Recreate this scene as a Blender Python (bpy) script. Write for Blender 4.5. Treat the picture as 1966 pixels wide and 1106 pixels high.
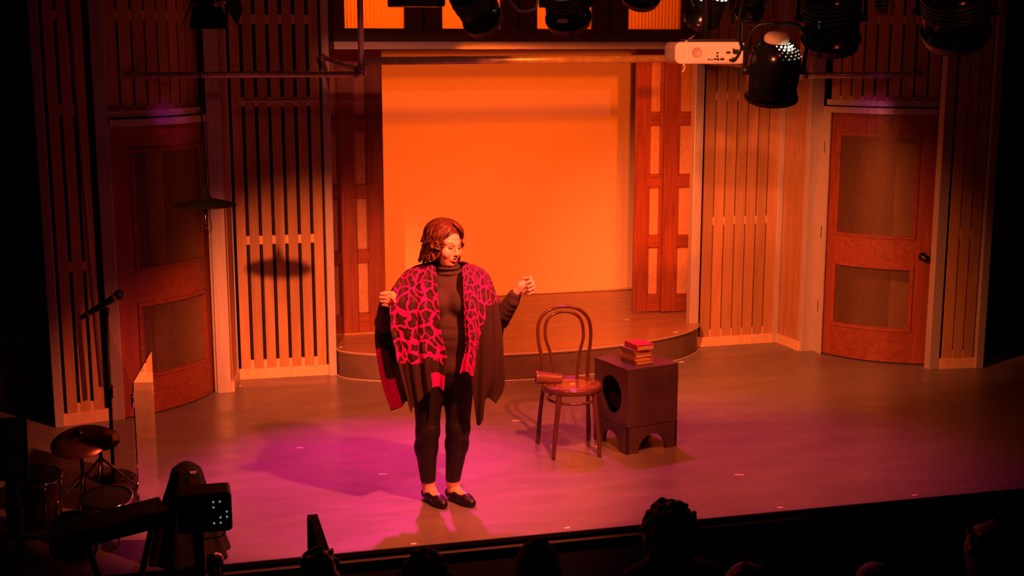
import bpy, bmesh, math, random
import numpy as np
from mathutils import Vector, Matrix
random.seed(7); rng = np.random.default_rng(7)
S = bpy.context.scene
C = S.collection
for o in list(bpy.data.objects): bpy.data.objects.remove(o)
R = math.radians; PI = math.pi

# ------------------------------------------------------------------ camera, world, exposure, lights
cam = bpy.data.cameras.new('camera'); cam.sensor_width = 36; cam.lens = 36*2500/1966
cam.clip_end = 200
co = bpy.data.objects.new('camera', cam); C.objects.link(co)
co.location = (0, 0, 2.6); co.rotation_euler = (R(90-10.53), 0, R(-14.38))
S.camera = co
w = bpy.data.worlds.new('world'); S.world = w; w.use_nodes = True
w.node_tree.nodes['Background'].inputs[0].default_value = (.9, .16, .12, 1)
w.node_tree.nodes['Background'].inputs[1].default_value = .0035
S.view_settings.view_transform = 'Standard'; S.view_settings.look = 'None'
S.view_settings.gamma = 1; S.view_settings.use_curve_mapping = False
S.view_settings.exposure = 0

def spot(name, loc, aim, power, col, angle, blend=.5, size=.06, shutter=None):
    """stage lamp or added fill; shutter = (left, right, bottom, top) as tangents of a framing-shutter profile"""
    l = bpy.data.lights.new(name, 'SPOT'); l.energy = power; l.color = col
    l.spot_size = R(angle); l.spot_blend = blend; l.shadow_soft_size = size
    o = bpy.data.objects.new(name, l); C.objects.link(o); o.location = loc
    o.rotation_euler = (Vector(aim)-Vector(loc)).to_track_quat('-Z', 'Y').to_euler()
    if shutter:
        l.use_nodes = True; nt = l.node_tree; N = nt.nodes; em = N['Emission']
        tc = N.new('ShaderNodeTexCoord'); sx = N.new('ShaderNodeSeparateXYZ'); nt.links.new(tc.outputs['Normal'], sx.inputs[0])
        def mth(op, a, b=None):
            n = N.new('ShaderNodeMath'); n.operation = op
            for i, q in enumerate((a, b)):
                if q is None: continue
                if isinstance(q, (int, float)): n.inputs[i].default_value = q
                else: nt.links.new(q, n.inputs[i])
            return n.outputs[0]
        z = mth('ABSOLUTE', sx.outputs[2]); u = mth('DIVIDE', sx.outputs[0], z); v = mth('DIVIDE', sx.outputs[1], z)
        soft = .012
        def edge(val, lim, sgn):
            m = N.new('ShaderNodeMapRange'); m.interpolation_type = 'SMOOTHSTEP'
            nt.links.new(val, m.inputs[0])
            m.inputs[1].default_value = lim-soft; m.inputs[2].default_value = lim+soft
            m.inputs[3].default_value = 0 if sgn > 0 else 1; m.inputs[4].default_value = 1 if sgn > 0 else 0
            return m.outputs[0]
        a = mth('MULTIPLY', edge(u, shutter[0], 1), edge(u, shutter[1], -1))
        b = mth('MULTIPLY', edge(v, shutter[2], 1), edge(v, shutter[3], -1))
        nt.links.new(mth('MULTIPLY', a, b), em.inputs['Strength'])
    return o
RED = (1, .118, .03); MAG = (1, .008, .31); AMB = (1, .118, .004)
spot('key_spot', (2.2, 5.35, 3.2), (1.35, 7.15, .8), 1150, (1, .13, .05), 54, .5, .05)
spot('cross_spot', (.5, 5.4, 3.2), (2.3, 7.9, .2), 210, RED, 54, .7, .05)
spot('chair_spot', (3.3, 6.45, 2.62), (3.1, 8.0, .3), 260, RED, 100, .8, .05)
spot('front_spot_left', (-1.0, 2.0, 3.35), (1.08, 10.2, .38), 4900, (1, .175, .045), 16.5, .9, .06)
spot('front_wash', (2.6, .6, 5.6), (2.7, 10.2, 1.9), 110, (1, .15, .055), 44, .6, .12)  # weak wash added to lift the pipes, posts and header bands
spot('wall_spot_right', (1.9, 6.75, 2.70), (4.75, 10.3, .25), 1500, (1, .18, .045), 52, .9, .05)
spot('platform_spot', (2.9, 6.75, 2.74), (2.85, 10.6, .2), 480, RED, 56, .8, .05)
spot('screen_spot', (3.1, 6.75, 3.05), (3.0, 12, 1.3), 560, AMB, 40, .1, .05, (-.245, .26, -.18, .185))
spot('screen_spot', (2.6, 6.7, 2.40), (3.0, 12, 1.3), 690, AMB, 50, .1, .05, (-.25, .36, -.19, .236))  # added low fill for the upper screen, no fixture modelled here
spot('added_spot_projector', (.5, 2.0, 3.6), (2.6, 6.1, 2.56), 1600, (1, .2, .07), 9, .8, .05)  # narrow beam added only to brighten the projector case
spot('added_spot_pipes', (2.6, .6, 4.6), (2.7, 9.8, 2.53), 700, (1, .19, .09), 26, .2, .05, (-.165, .165, -.014, .016))  # added strip of light to lift the pipes and frieze band
spot('added_spot_header', (.3, 7.6, 3.3), (-.03, 9.5, 2.10), 40, (1, .02, .7), 9, .9, .03)  # added small beam for a magenta glint on the left header band
spot('added_spot_header', (5.0, 7.6, 3.3), (5.45, 9.55, 2.12), 40, (1, .02, .7), 9, .9, .03)  # added likewise for the right header band
spot('back_spot_magenta', (1.6, 9.3, 2.6), (1.1, 7.7, 0), 950, MAG, 52, .95, .06)
spot('back_spot_magenta', (3.0, 9.3, 3.6), (3.1, 7.4, 0), 360, MAG, 58, .95, .06)

# ------------------------------------------------------------------ materials
def mat(name, col, rough=.5, metal=0, noise=0, nscale=(8, 8, 8), col2=None, rnd=0, bump=0, spec=.5, trans=0, coat=0):
    m = bpy.data.materials.new(name); m.use_nodes = True; nt = m.node_tree; N = nt.nodes; b = N['Principled BSDF']
    b.inputs['Base Color'].default_value = (*col, 1); b.inputs['Roughness'].default_value = rough
    b.inputs['Metallic'].default_value = metal; b.inputs['Specular IOR Level'].default_value = spec
    b.inputs['Coat Weight'].default_value = coat
    if trans: b.inputs['Transmission Weight'].default_value = trans
    out = None
    if col2 or bump:
        tc = N.new('ShaderNodeTexCoord'); mp = N.new('ShaderNodeMapping'); mp.inputs['Scale'].default_value = nscale
        nt.links.new(tc.outputs['Object'], mp.inputs[0])
        tn = N.new('ShaderNodeTexNoise'); tn.inputs['Scale'].default_value = 1; tn.inputs['Detail'].default_value = 6
        tn.inputs['Roughness'].default_value = .6; tn.inputs['Distortion'].default_value = noise
        nt.links.new(mp.outputs[0], tn.inputs['Vector'])
        if rnd:
            oi = N.new('ShaderNodeObjectInfo'); va = N.new('ShaderNodeVectorMath'); va.operation = 'SCALE'
            va.inputs[0].default_value = (37, 19, 53); nt.links.new(oi.outputs['Random'], va.inputs['Scale'])
            ad = N.new('ShaderNodeVectorMath'); nt.links.new(mp.outputs[0], ad.inputs[0]); nt.links.new(va.outputs[0], ad.inputs[1])
            nt.links.new(ad.outputs[0], tn.inputs['Vector'])
        if col2:
            cr = N.new('ShaderNodeValToRGB'); cr.color_ramp.elements[0].position = .35; cr.color_ramp.elements[1].position = .68
            cr.color_ramp.elements[0].color = (*col, 1); cr.color_ramp.elements[1].color = (*col2, 1)
            nt.links.new(tn.outputs['Fac'], cr.inputs[0]); out = cr.outputs[0]
            if rnd:
                hs = N.new('ShaderNodeHueSaturation'); mr = N.new('ShaderNodeMapRange')
                mr.inputs[3].default_value = 1-rnd; mr.inputs[4].default_value = 1+rnd*.6
                nt.links.new(oi.outputs['Random'], mr.inputs[0]); nt.links.new(mr.outputs[0], hs.inputs['Value'])
                nt.links.new(out, hs.inputs['Color']); out = hs.outputs[0]
            nt.links.new(out, b.inputs['Base Color'])
        if bump:
            bp = N.new('ShaderNodeBump'); bp.inputs['Strength'].default_value = bump; bp.inputs['Distance'].default_value = .01
            nt.links.new(tn.outputs['Fac'], bp.inputs['Height']); nt.links.new(bp.outputs[0], b.inputs['Normal'])
    return m
def emit(name, col, s):
    m = bpy.data.materials.new(name); m.use_nodes = True; b = m.node_tree.nodes['Principled BSDF']
    b.inputs['Base Color'].default_value = (.8, .8, .8, 1)
    b.inputs['Emission Color'].default_value = (*col, 1); b.inputs['Emission Strength'].default_value = s
    return m
M = {}
M['pine'] = mat('pine', (.46, .27, .13), .45, 0, 1.2, (30, 30, 1.6), (.36, .19, .085), rnd=.22)
M['pale_pine'] = mat('pale_pine', (.72, .5, .3), .5, 0, 1, (20, 20, 6), (.6, .4, .22))
M['cherry'] = mat('cherry', (.30, .075, .035), .38, 0, 1.5, (26, 26, 1.5), (.17, .04, .02), rnd=.12)
M['cherry_h'] = mat('cherry_h', (.30, .075, .035), .38, 0, 1.5, (1.5, 26, 26), (.17, .04, .02), rnd=.12)
M['board'] = mat('board', (.50, .30, .19), .6, 0, .5, (45, 45, 22), (.40, .21, .12), rnd=.08)
M['alu'] = mat('aluminium', (.56, .5, .48), .42, .3, .3, (60, 60, 3), (.46, .41, .4))
M['alu_bright'] = mat('brushed_aluminium', (.66, .6, .58), .3, .45, .3, (3, 60, 60), (.52, .48, .47))
M['dark'] = mat('dark_void', (.012, .009, .008), .8)
M['dark_wood'] = mat('dark_wood', (.11, .035, .022), .4, 0, 1.2, (2, 20, 20), (.06, .02, .014))
M['black'] = mat('black_metal', (.012, .012, .013), .45, .2)
M['black_gloss'] = mat('black_gloss', (.01, .01, .011), .18, .1)
M['black_matte'] = mat('black_cloth', (.010, .009, .009), .9, bump=.3, nscale=(40, 40, 40)); M['shade'] = mat('lamp_shade_black', (.004, .0035, .0035), .8, spec=.05)
M['steel'] = mat('galvanised_steel', (.6, .5, .45), .34, .4, .3, (20, 20, 20), (.38, .34, .31))
M['chrome'] = mat('chrome', (.75, .75, .76), .12, 1)
M['bentwood'] = mat('bentwood', (.11, .045, .026), .22, 0, 1, (12, 12, 12), (.09, .03, .018), coat=.4)
M['seat'] = mat('seat_veneer', (.24, .10, .055), .16, 0, 1, (3, 14, 14), (.17, .065, .035), coat=.5)
M['box'] = mat('box_paint', (.11, .066, .066), .32, 0, .4, (6, 6, 6), (.075, .048, .054))
M['hole'] = mat('box_inside', (.02, .015, .015), .8)
M['cup'] = mat('cup_metal', (.34, .17, .10), .32, .55, .3, (20, 20, 20), (.28, .14, .085))
M['paper'] = mat('paper_pages', (.80, .62, .36), .7, 0, .2, (4, 4, 260), (.66, .48, .26))
M['book_red'] = mat('book_cover_red', (.60, .03, .07), .4)
M['book_grey'] = mat('book_cover_grey', (.30, .20, .17), .5)
M['book_tan'] = mat('book_cover_tan', (.55, .30, .14), .5)
M['tape'] = mat('white_tape', (.95, .85, .72), .5)
M['screen'] = mat('screen_cloth', (.78, .62, .50), .8, 0, .3, (3, 3, 3), (.75, .59, .47))
M['drape'] = mat('drape', (.05, .016, .013), .95)
M['cable'] = mat('cable', (.25, .16, .13), .5)
M['projector'] = mat('projector_plastic', (.80, .66, .56), .42)
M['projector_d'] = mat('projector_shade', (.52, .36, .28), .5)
M['glow_dot'] = emit('lamp_beads', (1, .82, .55), 7)
M['glow_dim'] = emit('lamp_beads_dim', (1, .75, .45), .7)
M['led_green'] = emit('panel_light', (.7, .9, .7), .35)
M['sheet'] = mat('sheet_music', (.42, .36, .33), .8, 0, .2, (3, 3, 90), (.30, .25, .23))
M['cymbal'] = mat('cymbal_bronze', (.30, .12, .10), .35, .8)
M['drum'] = mat('drum_shell', (.09, .025, .02), .25, .1)
M['phone'] = mat('panel_face', (.03, .03, .032), .3)
M['bead'] = mat('bead', (.3, .3, .3), .4)
M['cloth_back'] = mat('backing_cloth', (.07, .035, .02), .9, 0, .5, (12, 12, 2), (.05, .024, .014)); M['cloth_lit'] = mat('lit_backing', (.26, .15, .085), .8, 0, .5, (12, 12, 2), (.2, .11, .06))
M['wire'] = mat('woven_wire', (.40, .24, .14), .4, .5)
M['skin'] = mat('skin', (.83, .46, .33), .5, 0, .3, (30, 30, 30), (.78, .41, .29))
M['lips'] = mat('lips', (.62, .10, .11), .4)
M['mouth'] = mat('mouth_inside', (.06, .008, .01), .6)
M['lash'] = mat('lash', (.06, .02, .015), .6)
M['lid'] = mat('eyelid', (.70, .30, .24), .5)
M['brow'] = mat('eyebrow', (.22, .08, .05), .7)
M['hair'] = mat('hair_brown', (.17, .055, .03), .42, 0, 1, (70, 70, 16), (.035, .010, .006), spec=.3)
M['sweater'] = mat('sweater_knit', (.062, .034, .032), .85, 0, .2, (8, 8, 60), (.048, .026, .025), bump=.15)
M['trousers'] = mat('trousers', (.014, .009, .009), .5)
M['shoe'] = mat('shoe', (.015, .009, .010), .4)
M['hair_dark'] = mat('hair_dark', (.018, .008, .006), .55)
M['hood_red'] = mat('hood_red', (.16, .05, .05), .9)
M['jumper'] = mat('dark_jumper', (.012, .010, .011), .9)

def floor_mat():
    m = mat('stage_floor', (.16, .135, .135), .34, 0, .6, (1.4, 5, 1), (.205, .175, .175)); nt = m.node_tree; N = nt.nodes; b = N['Principled BSDF']
    tc = N.new('ShaderNodeTexCoord'); tn = N.new('ShaderNodeTexNoise'); tn.inputs['Scale'].default_value = 2.2; tn.inputs['Detail'].default_value = 9
    mp = N.new('ShaderNodeMapping'); mp.inputs['Scale'].default_value = (.7, 2.6, 1); nt.links.new(tc.outputs['Object'], mp.inputs[0]); nt.links.new(mp.outputs[0], tn.inputs['Vector'])
    mr = N.new('ShaderNodeMapRange'); mr.inputs[1].default_value = .3; mr.inputs[2].default_value = .75; mr.inputs[3].default_value = .24; mr.inputs[4].default_value = .46
    nt.links.new(tn.outputs['Fac'], mr.inputs[0]); nt.links.new(mr.outputs[0], b.inputs['Roughness'])
    return m
M['floor'] = floor_mat(); M['floor'].node_tree.nodes['Principled BSDF'].inputs['Specular IOR Level'].default_value = .38
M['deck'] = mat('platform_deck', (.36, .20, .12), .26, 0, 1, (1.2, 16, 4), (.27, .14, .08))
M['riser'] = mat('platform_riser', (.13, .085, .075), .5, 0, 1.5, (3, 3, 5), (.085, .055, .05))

def corr_mat():
    m = bpy.data.materials.new('corrugated_plastic'); m.use_nodes = True; nt = m.node_tree; N = nt.nodes; b = N['Principled BSDF']
    b.inputs['Base Color'].default_value = (.62, .34, .14, 1); b.inputs['Roughness'].default_value = .3
    tr = N.new('ShaderNodeBsdfTranslucent'); tr.inputs[0].default_value = (.8, .5, .25, 1)
    mx = N.new('ShaderNodeMixShader'); mx.inputs[0].default_value = .75
    nt.links.new(b.outputs[0], mx.inputs[1]); nt.links.new(tr.outputs[0], mx.inputs[2]); nt.links.new(mx.outputs[0], N['Material Output'].inputs[0])
    return m
M['corr'] = corr_mat()
def acrylic_mat():
    m = bpy.data.materials.new('acrylic'); m.use_nodes = True; nt = m.node_tree; N = nt.nodes
    g = N.new('ShaderNodeBsdfGlossy'); g.inputs['Roughness'].default_value = .02; g.inputs[0].default_value = (.9, .88, .86, 1)
    t = N.new('ShaderNodeBsdfTransparent'); mx = N.new('ShaderNodeMixShader'); f = N.new('ShaderNodeLayerWeight'); f.inputs[0].default_value = .12
    nt.links.new(f.outputs['Facing'], mx.inputs[0]); nt.links.new(t.outputs[0], mx.inputs[1]); nt.links.new(g.outputs[0], mx.inputs[2])
    nt.links.new(mx.outputs[0], N['Material Output'].inputs[0]); return m
M['acrylic'] = acrylic_mat(); M['mirror'] = mat('acrylic_mirror', (.86, .84, .83), .03, 1)
def bulb_mat():
    m = bpy.data.materials.new('bulb_glass'); m.use_nodes = True; nt = m.node_tree; N = nt.nodes
    g = N.new('ShaderNodeBsdfGlossy'); g.inputs['Roughness'].default_value = .05
    t = N.new('ShaderNodeBsdfTransparent'); mx = N.new('ShaderNodeMixShader'); f = N.new('ShaderNodeLayerWeight'); f.inputs[0].default_value = .12
    nt.links.new(f.outputs['Fresnel'], mx.inputs[0]); nt.links.new(t.outputs[0], mx.inputs[1]); nt.links.new(g.outputs[0], mx.inputs[2])
    nt.links.new(mx.outputs[0], N['Material Output'].inputs[0]); return m
M['bulb'] = bulb_mat()

def poncho_mat():
    """red knit with dark animal blotches; UV.x runs across the piece, UV.y from neck to hem; vertex colour R = print, G = plain red"""
    m = bpy.data.materials.new('poncho_knit'); m.use_nodes = True; nt = m.node_tree; N = nt.nodes; b = N['Principled BSDF']; L = nt.links.new
    b.inputs['Roughness'].default_value = .9; b.inputs['Specular IOR Level'].default_value = .15
    uv = N.new('ShaderNodeUVMap'); uv.uv_map = 'UVMap'
    nz = N.new('ShaderNodeTexNoise'); nz.inputs['Scale'].default_value = 9; nz.inputs['Detail'].default_value = 3; L(uv.outputs[0], nz.inputs['Vector'])
    mm = N.new('ShaderNodeVectorMath'); mm.operation = 'MULTIPLY_ADD'; mm.inputs[1].default_value = (.11, .11, 0); L(nz.outputs['Color'], mm.inputs[0]); L(uv.outputs[0], mm.inputs[2])
    mp = N.new('ShaderNodeMapping'); mp.inputs['Scale'].default_value = (20, 15.5, 1); L(mm.outputs[0], mp.inputs[0])
    def vor(feature):
        v = N.new('ShaderNodeTexVoronoi'); v.voronoi_dimensions = '2D'; v.feature = feature; v.inputs['Scale'].default_value = 1; v.inputs['Randomness'].default_value = .9
        L(mp.outputs[0], v.inputs['Vector']); return v
    ve = vor('DISTANCE_TO_EDGE'); vf = vor('F1')
    n2 = N.new('ShaderNodeTexNoise'); n2.inputs['Scale'].default_value = 14; L(uv.outputs[0], n2.inputs['Vector'])
    def mth(op, a, c2=None, c3=None):
        n = N.new('ShaderNodeMath'); n.operation = op
        for i, q in enumerate((a, c2, c3)):
            if q is None: continue
            if isinstance(q, (int, float)): n.inputs[i].default_value = q
            else: L(q, n.inputs[i])
        return n.outputs[0]
    thr = mth('MULTIPLY_ADD', n2.outputs['Fac'], .32, -.035)
    red = mth('LESS_THAN', ve.outputs['Distance'], thr)
    rim = mth('LESS_THAN', ve.outputs['Distance'], mth('ADD', thr, .05))
    inner = mth('LESS_THAN', vf.outputs['Distance'], .20)
    def mix(f, a, c2):
        n = N.new('ShaderNodeMix'); n.data_type = 'RGBA'
        if isinstance(f, (int, float)): n.inputs[0].default_value = f
        else: L(f, n.inputs[0])
        for i, q in ((6, a), (7, c2)):
            if isinstance(q, tuple): n.inputs[i].default_value = (*q, 1)
            else: L(q, n.inputs[i])
        return n.outputs[2]
    DK = (.022, .012, .012); BR = (.085, .035, .032); RD = (.74, .012, .36)
    blot = mix(inner, (.05, .022, .021), BR)
    c1 = mix(rim, blot, DK); c2 = mix(red, c1, RD)
    vc = N.new('ShaderNodeVertexColor'); vc.layer_name = 'mask'; sp = N.new('ShaderNodeSeparateColor'); L(vc.outputs[0], sp.inputs[0])
    jag = mth('MULTIPLY_ADD', n2.outputs['Fac'], .5, -.25)
    c3 = mix(mth('GREATER_THAN', mth('ADD', sp.outputs[0], jag), .5), (.045, .024, .024), c2)
    c4 = mix(mth('GREATER_THAN', sp.outputs[1], .5), c3, RD)
    L(c4, b.inputs['Base Color'])
    kn = N.new('ShaderNodeTexNoise'); kn.inputs['Scale'].default_value = 160; L(uv.outputs[0], kn.inputs['Vector'])
    bp = N.new('ShaderNodeBump'); bp.inputs['Strength'].default_value = .12; bp.inputs['Distance'].default_value = .01; L(kn.outputs['Fac'], bp.inputs['Height']); L(bp.outputs[0], b.inputs['Normal'])
    return m
M['poncho'] = poncho_mat()

# ------------------------------------------------------------------ builders
WM = {}
def reg(o, parent, loc=(0, 0, 0), rot=(0, 0, 0)):
    C.objects.link(o); o.location = loc; o.rotation_euler = rot
    m = Matrix.LocRotScale(Vector(loc), o.rotation_euler, None)
    if parent: o.parent = parent; m = WM[parent.name] @ m
    WM[o.name] = m
    return o
def thing(name, label=None, cat=None, loc=(0, 0, 0), rotz=0, group=None, kind=None, parent=None):
    o = reg(bpy.data.objects.new(name, None), parent, loc, (0, 0, rotz)); o.empty_display_size = .1
    return tag(o, label, cat, group, kind)
def tag(o, label=None, cat=None, group=None, kind=None):
    if label: o['label'] = label
    if cat: o['category'] = cat
    if group: o['group'] = group
    if kind: o['kind'] = kind
    return o
class MB:
    """collects shapes given in world coordinates (or local ones when world=False) and links them as one mesh object"""
    def __init__(s): s.v = []; s.f = []; s.sm = []
    def add(s, vs, fs, smooth=False):
        n = len(s.v); s.v += [tuple(p) for p in vs]; s.f += [tuple(i+n for i in f) for f in fs]; s.sm += [smooth]*len(fs); return s
    def hexa(s, p):   # 8 corners: bottom 4 ccw, top 4
        return s.add(p, [(0, 3, 2, 1), (4, 5, 6, 7), (0, 1, 5, 4), (1, 2, 6, 5), (2, 3, 7, 6), (3, 0, 4, 7)])
    def box(s, a, b):
        (x0, y0, z0), (x1, y1, z1) = a, b
        return s.hexa([(x0, y0, z0), (x1, y0, z0), (x1, y1, z0), (x0, y1, z0), (x0, y0, z1), (x1, y0, z1), (x1, y1, z1), (x0, y1, z1)])
    def rbox(s, a, b, r, axis=1, n=4):
        """box with rounded corners seen along one axis"""
        ax = [i for i in range(3) if i != axis]; lo = [min(a[i], b[i]) for i in range(3)]; hi = [max(a[i], b[i]) for i in range(3)]
        pts = []
        for cx, cy, t0 in ((hi[ax[0]]-r, hi[ax[1]]-r, 0), (lo[ax[0]]+r, hi[ax[1]]-r, 1), (lo[ax[0]]+r, lo[ax[1]]+r, 2), (hi[ax[0]]-r, lo[ax[1]]+r, 3)):
            for k in range(n+1):
                t = (t0+k/n)*PI/2; pts.append((cx+r*math.cos(t), cy+r*math.sin(t)))
        def P(u, v, d):
            q = [0, 0, 0]; q[ax[0]] = u; q[ax[1]] = v; q[axis] = d; return q
        m = len(pts)
        vs = [P(*p, lo[axis]) for p in pts]+[P(*p, hi[axis]) for p in pts]
        return s.add(vs, [tuple(range(m)), tuple(range(2*m-1, m-1, -1))]+[(i, (i+1) % m, m+(i+1) % m, m+i) for i in range(m)])
    def tube(s, pts, r, n=10, closed=False, caps=True):
        P = [Vector(p) for p in pts]; m = len(P); rs = r if hasattr(r, '__len__') else [r]*m
        ref = None; vs = []
        for i in range(m):
            a = P[(i-1) % m] if (closed or i) else P[i]; b = P[(i+1) % m] if (closed or i < m-1) else P[i]
            t = (b-a).normalized()
            if ref is None:
                ref = t.orthogonal().normalized()
            ref = (ref-t*ref.dot(t)).normalized(); bi = t.cross(ref)
            for k in range(n):
                an = 2*PI*k/n; vs.append(P[i]+(ref*math.cos(an)+bi*math.sin(an))*rs[i])
        fs = []
        for i in range(m if closed else m-1):
            j = (i+1) % m
            fs += [(i*n+k, i*n+(k+1) % n, j*n+(k+1) % n, j*n+k) for k in range(n)]
        s.add(vs, fs, True)
        if caps and not closed:
            s.add(vs[:n], [tuple(range(n-1, -1, -1))]); s.add(vs[-n:], [tuple(range(n))])
        return s
    def lathe(s, prof, origin=(0, 0, 0), axis=(0, 0, 1), n=32):
        ax = Vector(axis).normalized(); u = ax.orthogonal().normalized(); v = ax.cross(u); O = Vector(origin); vs = []; fs = []
        for r, h in prof:
            for k in range(n):
                a = 2*PI*k/n; vs.append(O+ax*h+(u*math.cos(a)+v*math.sin(a))*max(r, 1e-4))
        for i in range(len(prof)-1):
            fs += [(i*n+k, i*n+(k+1) % n, (i+1)*n+(k+1) % n, (i+1)*n+k) for k in range(n)]
        return s.add(vs, fs, True)
    def ball(s, c, r, n=10, sc=(1, 1, 1)):
        c = Vector(c); vs = []; fs = []
        for i in range(n+1):
            for k in range(2*n):
                t = PI*i/n; p = PI*k/n
                vs.append(c+Vector((math.sin(t)*math.cos(p)*sc[0], math.sin(t)*math.sin(p)*sc[1], math.cos(t)*sc[2]))*r)
        for i in range(n):
            fs += [(i*2*n+k, i*2*n+(k+1) % (2*n), (i+1)*2*n+(k+1) % (2*n), (i+1)*2*n+k) for k in range(2*n)]
        return s.add(vs, fs, True)
    def prism(s, poly, d, fn):
        """polygon (u,v) pushed through depths d=(d0,d1); fn(u,v,d)->point"""
        m = len(poly); vs = [fn(u, v, d[0]) for u, v in poly]+[fn(u, v, d[1]) for u, v in poly]
        return s.add(vs, [tuple(range(m)), tuple(range(2*m-1, m-1, -1))]+[(i, (i+1) % m, m+(i+1) % m, m+i) for i in range(m)])
    def mesh(s, name, m, inv=None):
        bm = bmesh.new(); V = [bm.verts.new(inv @ Vector(p) if inv else p) for p in s.v]
        for f, sm in zip(s.f, s.sm):
            try: F = bm.faces.new([V[i] for i in f]); F.smooth = sm
            except ValueError: pass
        bmesh.ops.remove_doubles(bm, verts=bm.verts, dist=1e-5)
        bmesh.ops.recalc_face_normals(bm, faces=bm.faces)
        me = bpy.data.meshes.new(name); bm.to_mesh(me); bm.free(); me.materials.append(m); return me
    def build(s, name, m, parent=None, world=True, kind=None, bevel=0, label=None, origin=None):
        inv = None
        if parent and world: inv = WM[parent.name].inverted()
        if origin is not None: inv = Matrix.Translation(-Vector(origin))
        o = bpy.data.objects.new(name, s.mesh(name, m, inv)); reg(o, parent, origin or (0, 0, 0))
        if kind: o['kind'] = kind
        if label: o['label'] = label
        if bevel:
            b = o.modifiers.new('bevel', 'BEVEL'); b.width = bevel; b.segments = 2; b.limit_method = 'ANGLE'; b.angle_limit = R(50)
        return o
def dup(o, parent=None, loc=None):
    c = o.copy(); C.objects.link(c); c.parent = parent or o.parent
    if loc is not None: c.location = loc
    return c
def struct(name): return thing(name, kind='structure')
def smooth_path(pts, n=8, closed=False):
    P = [Vector(p) for p in pts]; out = []; m = len(P)
    for i in range(m if closed else m-1):
        if closed: p0, p1, p2, p3 = P[(i-1) % m], P[i], P[(i+1) % m], P[(i+2) % m]
        else: p0, p1, p2, p3 = P[max(i-1, 0)], P[i], P[i+1], P[min(i+2, m-1)]
        for k in range(n):
            t = k/n
            out.append(.5*((2*p1)+(p2-p0)*t+(2*p0-5*p1+4*p2-p3)*t*t+(3*p1-p0-3*p2+p3)*t**3))
    if not closed: out.append(P[-1])
    return out

# ------------------------------------------------------------------ setting: floors and dark surround
MX = 5.47                                   # the set is mirrored about x = 2.735
def mx(x, right): return MX-x if right else x
o = MB().box((-3.2, 6.446, -.06), (9, 13.2, 0)).build('floor', M['floor'], kind='structure')
o = MB().box((-3.2, 6.47, -.85), (9, 6.5, -.06)).build('trim_1', M['black'], kind='structure')
o = MB().box((-3.2, 6.438, -.022), (9, 6.446, -.002)).build('trim_2', M['black_gloss'], kind='structure')
o = MB().box((-4, -1, -.9), (9.5, 6.5, -.85)).build('floor_auditorium', M['dark'], kind='structure')
o = MB().box((-3.2, 12.6, -.05), (9, 12.7, 4.2)).build('wall_back', M['dark'], kind='structure')
o = MB().box((-3.3, 6.4, -.05), (-3.2, 12.7, 4.2)).build('wall_left_side', M['dark'], kind='structure')
o = MB().box((9, 6.4, -.05), (9.1, 12.7, 4.2)).build('wall_right_side', M['dark'], kind='structure')

# ------------------------------------------------------------------ slatted walls
ZT = 3.35
def slat_wall(name, p0, p1, n, frame=.03, gap=.022, z0=.085, spacers=(.117, 1.11, 2.18, 2.8), depth=.022, rail=True, base=True):
    """a straight run of upright slats from p0 to p1 (as seen from the stage, left to right)"""
    a = Vector((*p0, 0)); b = Vector((*p1, 0)); L = (b-a).length; ang = math.atan2(b.y-a.y, b.x-a.x)
    root = thing(name, kind='structure', loc=a, rotz=ang)
    MB().box((0, .05, 0), (L, .07, ZT)).build('backing', M['dark'], root, world=False)
    if base: MB().box((0, -.012, 0), (L, .03, z0)).build('bottom_rail', M['pale_pine'], root, world=False, bevel=.003)
    u0 = frame; u1 = L-frame; pitch = (u1-u0+gap)/n; wd = pitch-gap
    me = MB().box((0, 0, z0), (wd, depth, ZT)).mesh('slat', M['pine'])
    sp = MB().box((0, .004, -.034), (gap, .03, .034)).mesh('spacer_block', M['pale_pine'])
    for i in range(n):
        o = reg(bpy.data.objects.new('slat', me), root, (u0+i*pitch, 0, 0))
        if i < n-1:
            for z in spacers: reg(bpy.data.objects.new('spacer_block', sp), root, (u0+i*pitch+wd, 0, z))
    if rail:
        MB().box((.08, -.012, 2.172), (L-.05, -.002, 2.19)).build('cross_rail', M['alu'], root, world=False)
    return root
slat_wall('wall_left', (.385, 10.235), (1.115, 10.22), 7, gap=.026)
slat_wall('wall_right', (4.34, 10.4), (5.085, 10.4), 7, gap=.012, rail=False)
slat_wall('wall_left_return', (.33, 9.86), (.385, 10.235), 3, gap=.01, rail=False)
slat_wall('wall_right_return', (5.1, 10.40), (5.137, 10.03), 3, gap=.01, rail=False)
slat_wall('wall_left_end', (-.86, 9.225), (-.54, 9.305), 3, gap=.022, rail=False, frame=.04)
slat_wall('wall_right_end', (5.96, 9.165), (6.26, 9.13), 3, gap=.012, rail=False, frame=.02)
# aluminium posts
tn = [3]
def post(x0, y0, x1, y1, z0=0, z1=ZT, m='alu'):
    MB().box((x0, y0, z0), (x1, y1, z1)).build('trim_%d' % tn[0], M[m], kind='structure', bevel=.004); tn[0] += 1
post(1.1, 10.17, 1.16, 10.30); post(4.255, 10.36, 4.335, 10.45); post(4.44, 10.9, 4.5, 11.0, .225)
post(.215, 9.845, .318, 9.95); post(.352, 10.16, .39, 10.235)
post(5.14, 10.0, 5.262, 10.1); post(5.055, 10.375, 5.105, 10.41)
post(.197, 9.87, .214, 10.0, 0, 2.06); post(5.256, 9.88, 5.274, 10.0, 0, 2.06)
post(-.535, 9.29, -.445, 9.36); post(5.865, 9.165, 5.955, 9.24)
post(-.905, 9.2, -.845, 9.27); post(6.255, 9.10, 6.325, 9.18)

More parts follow.
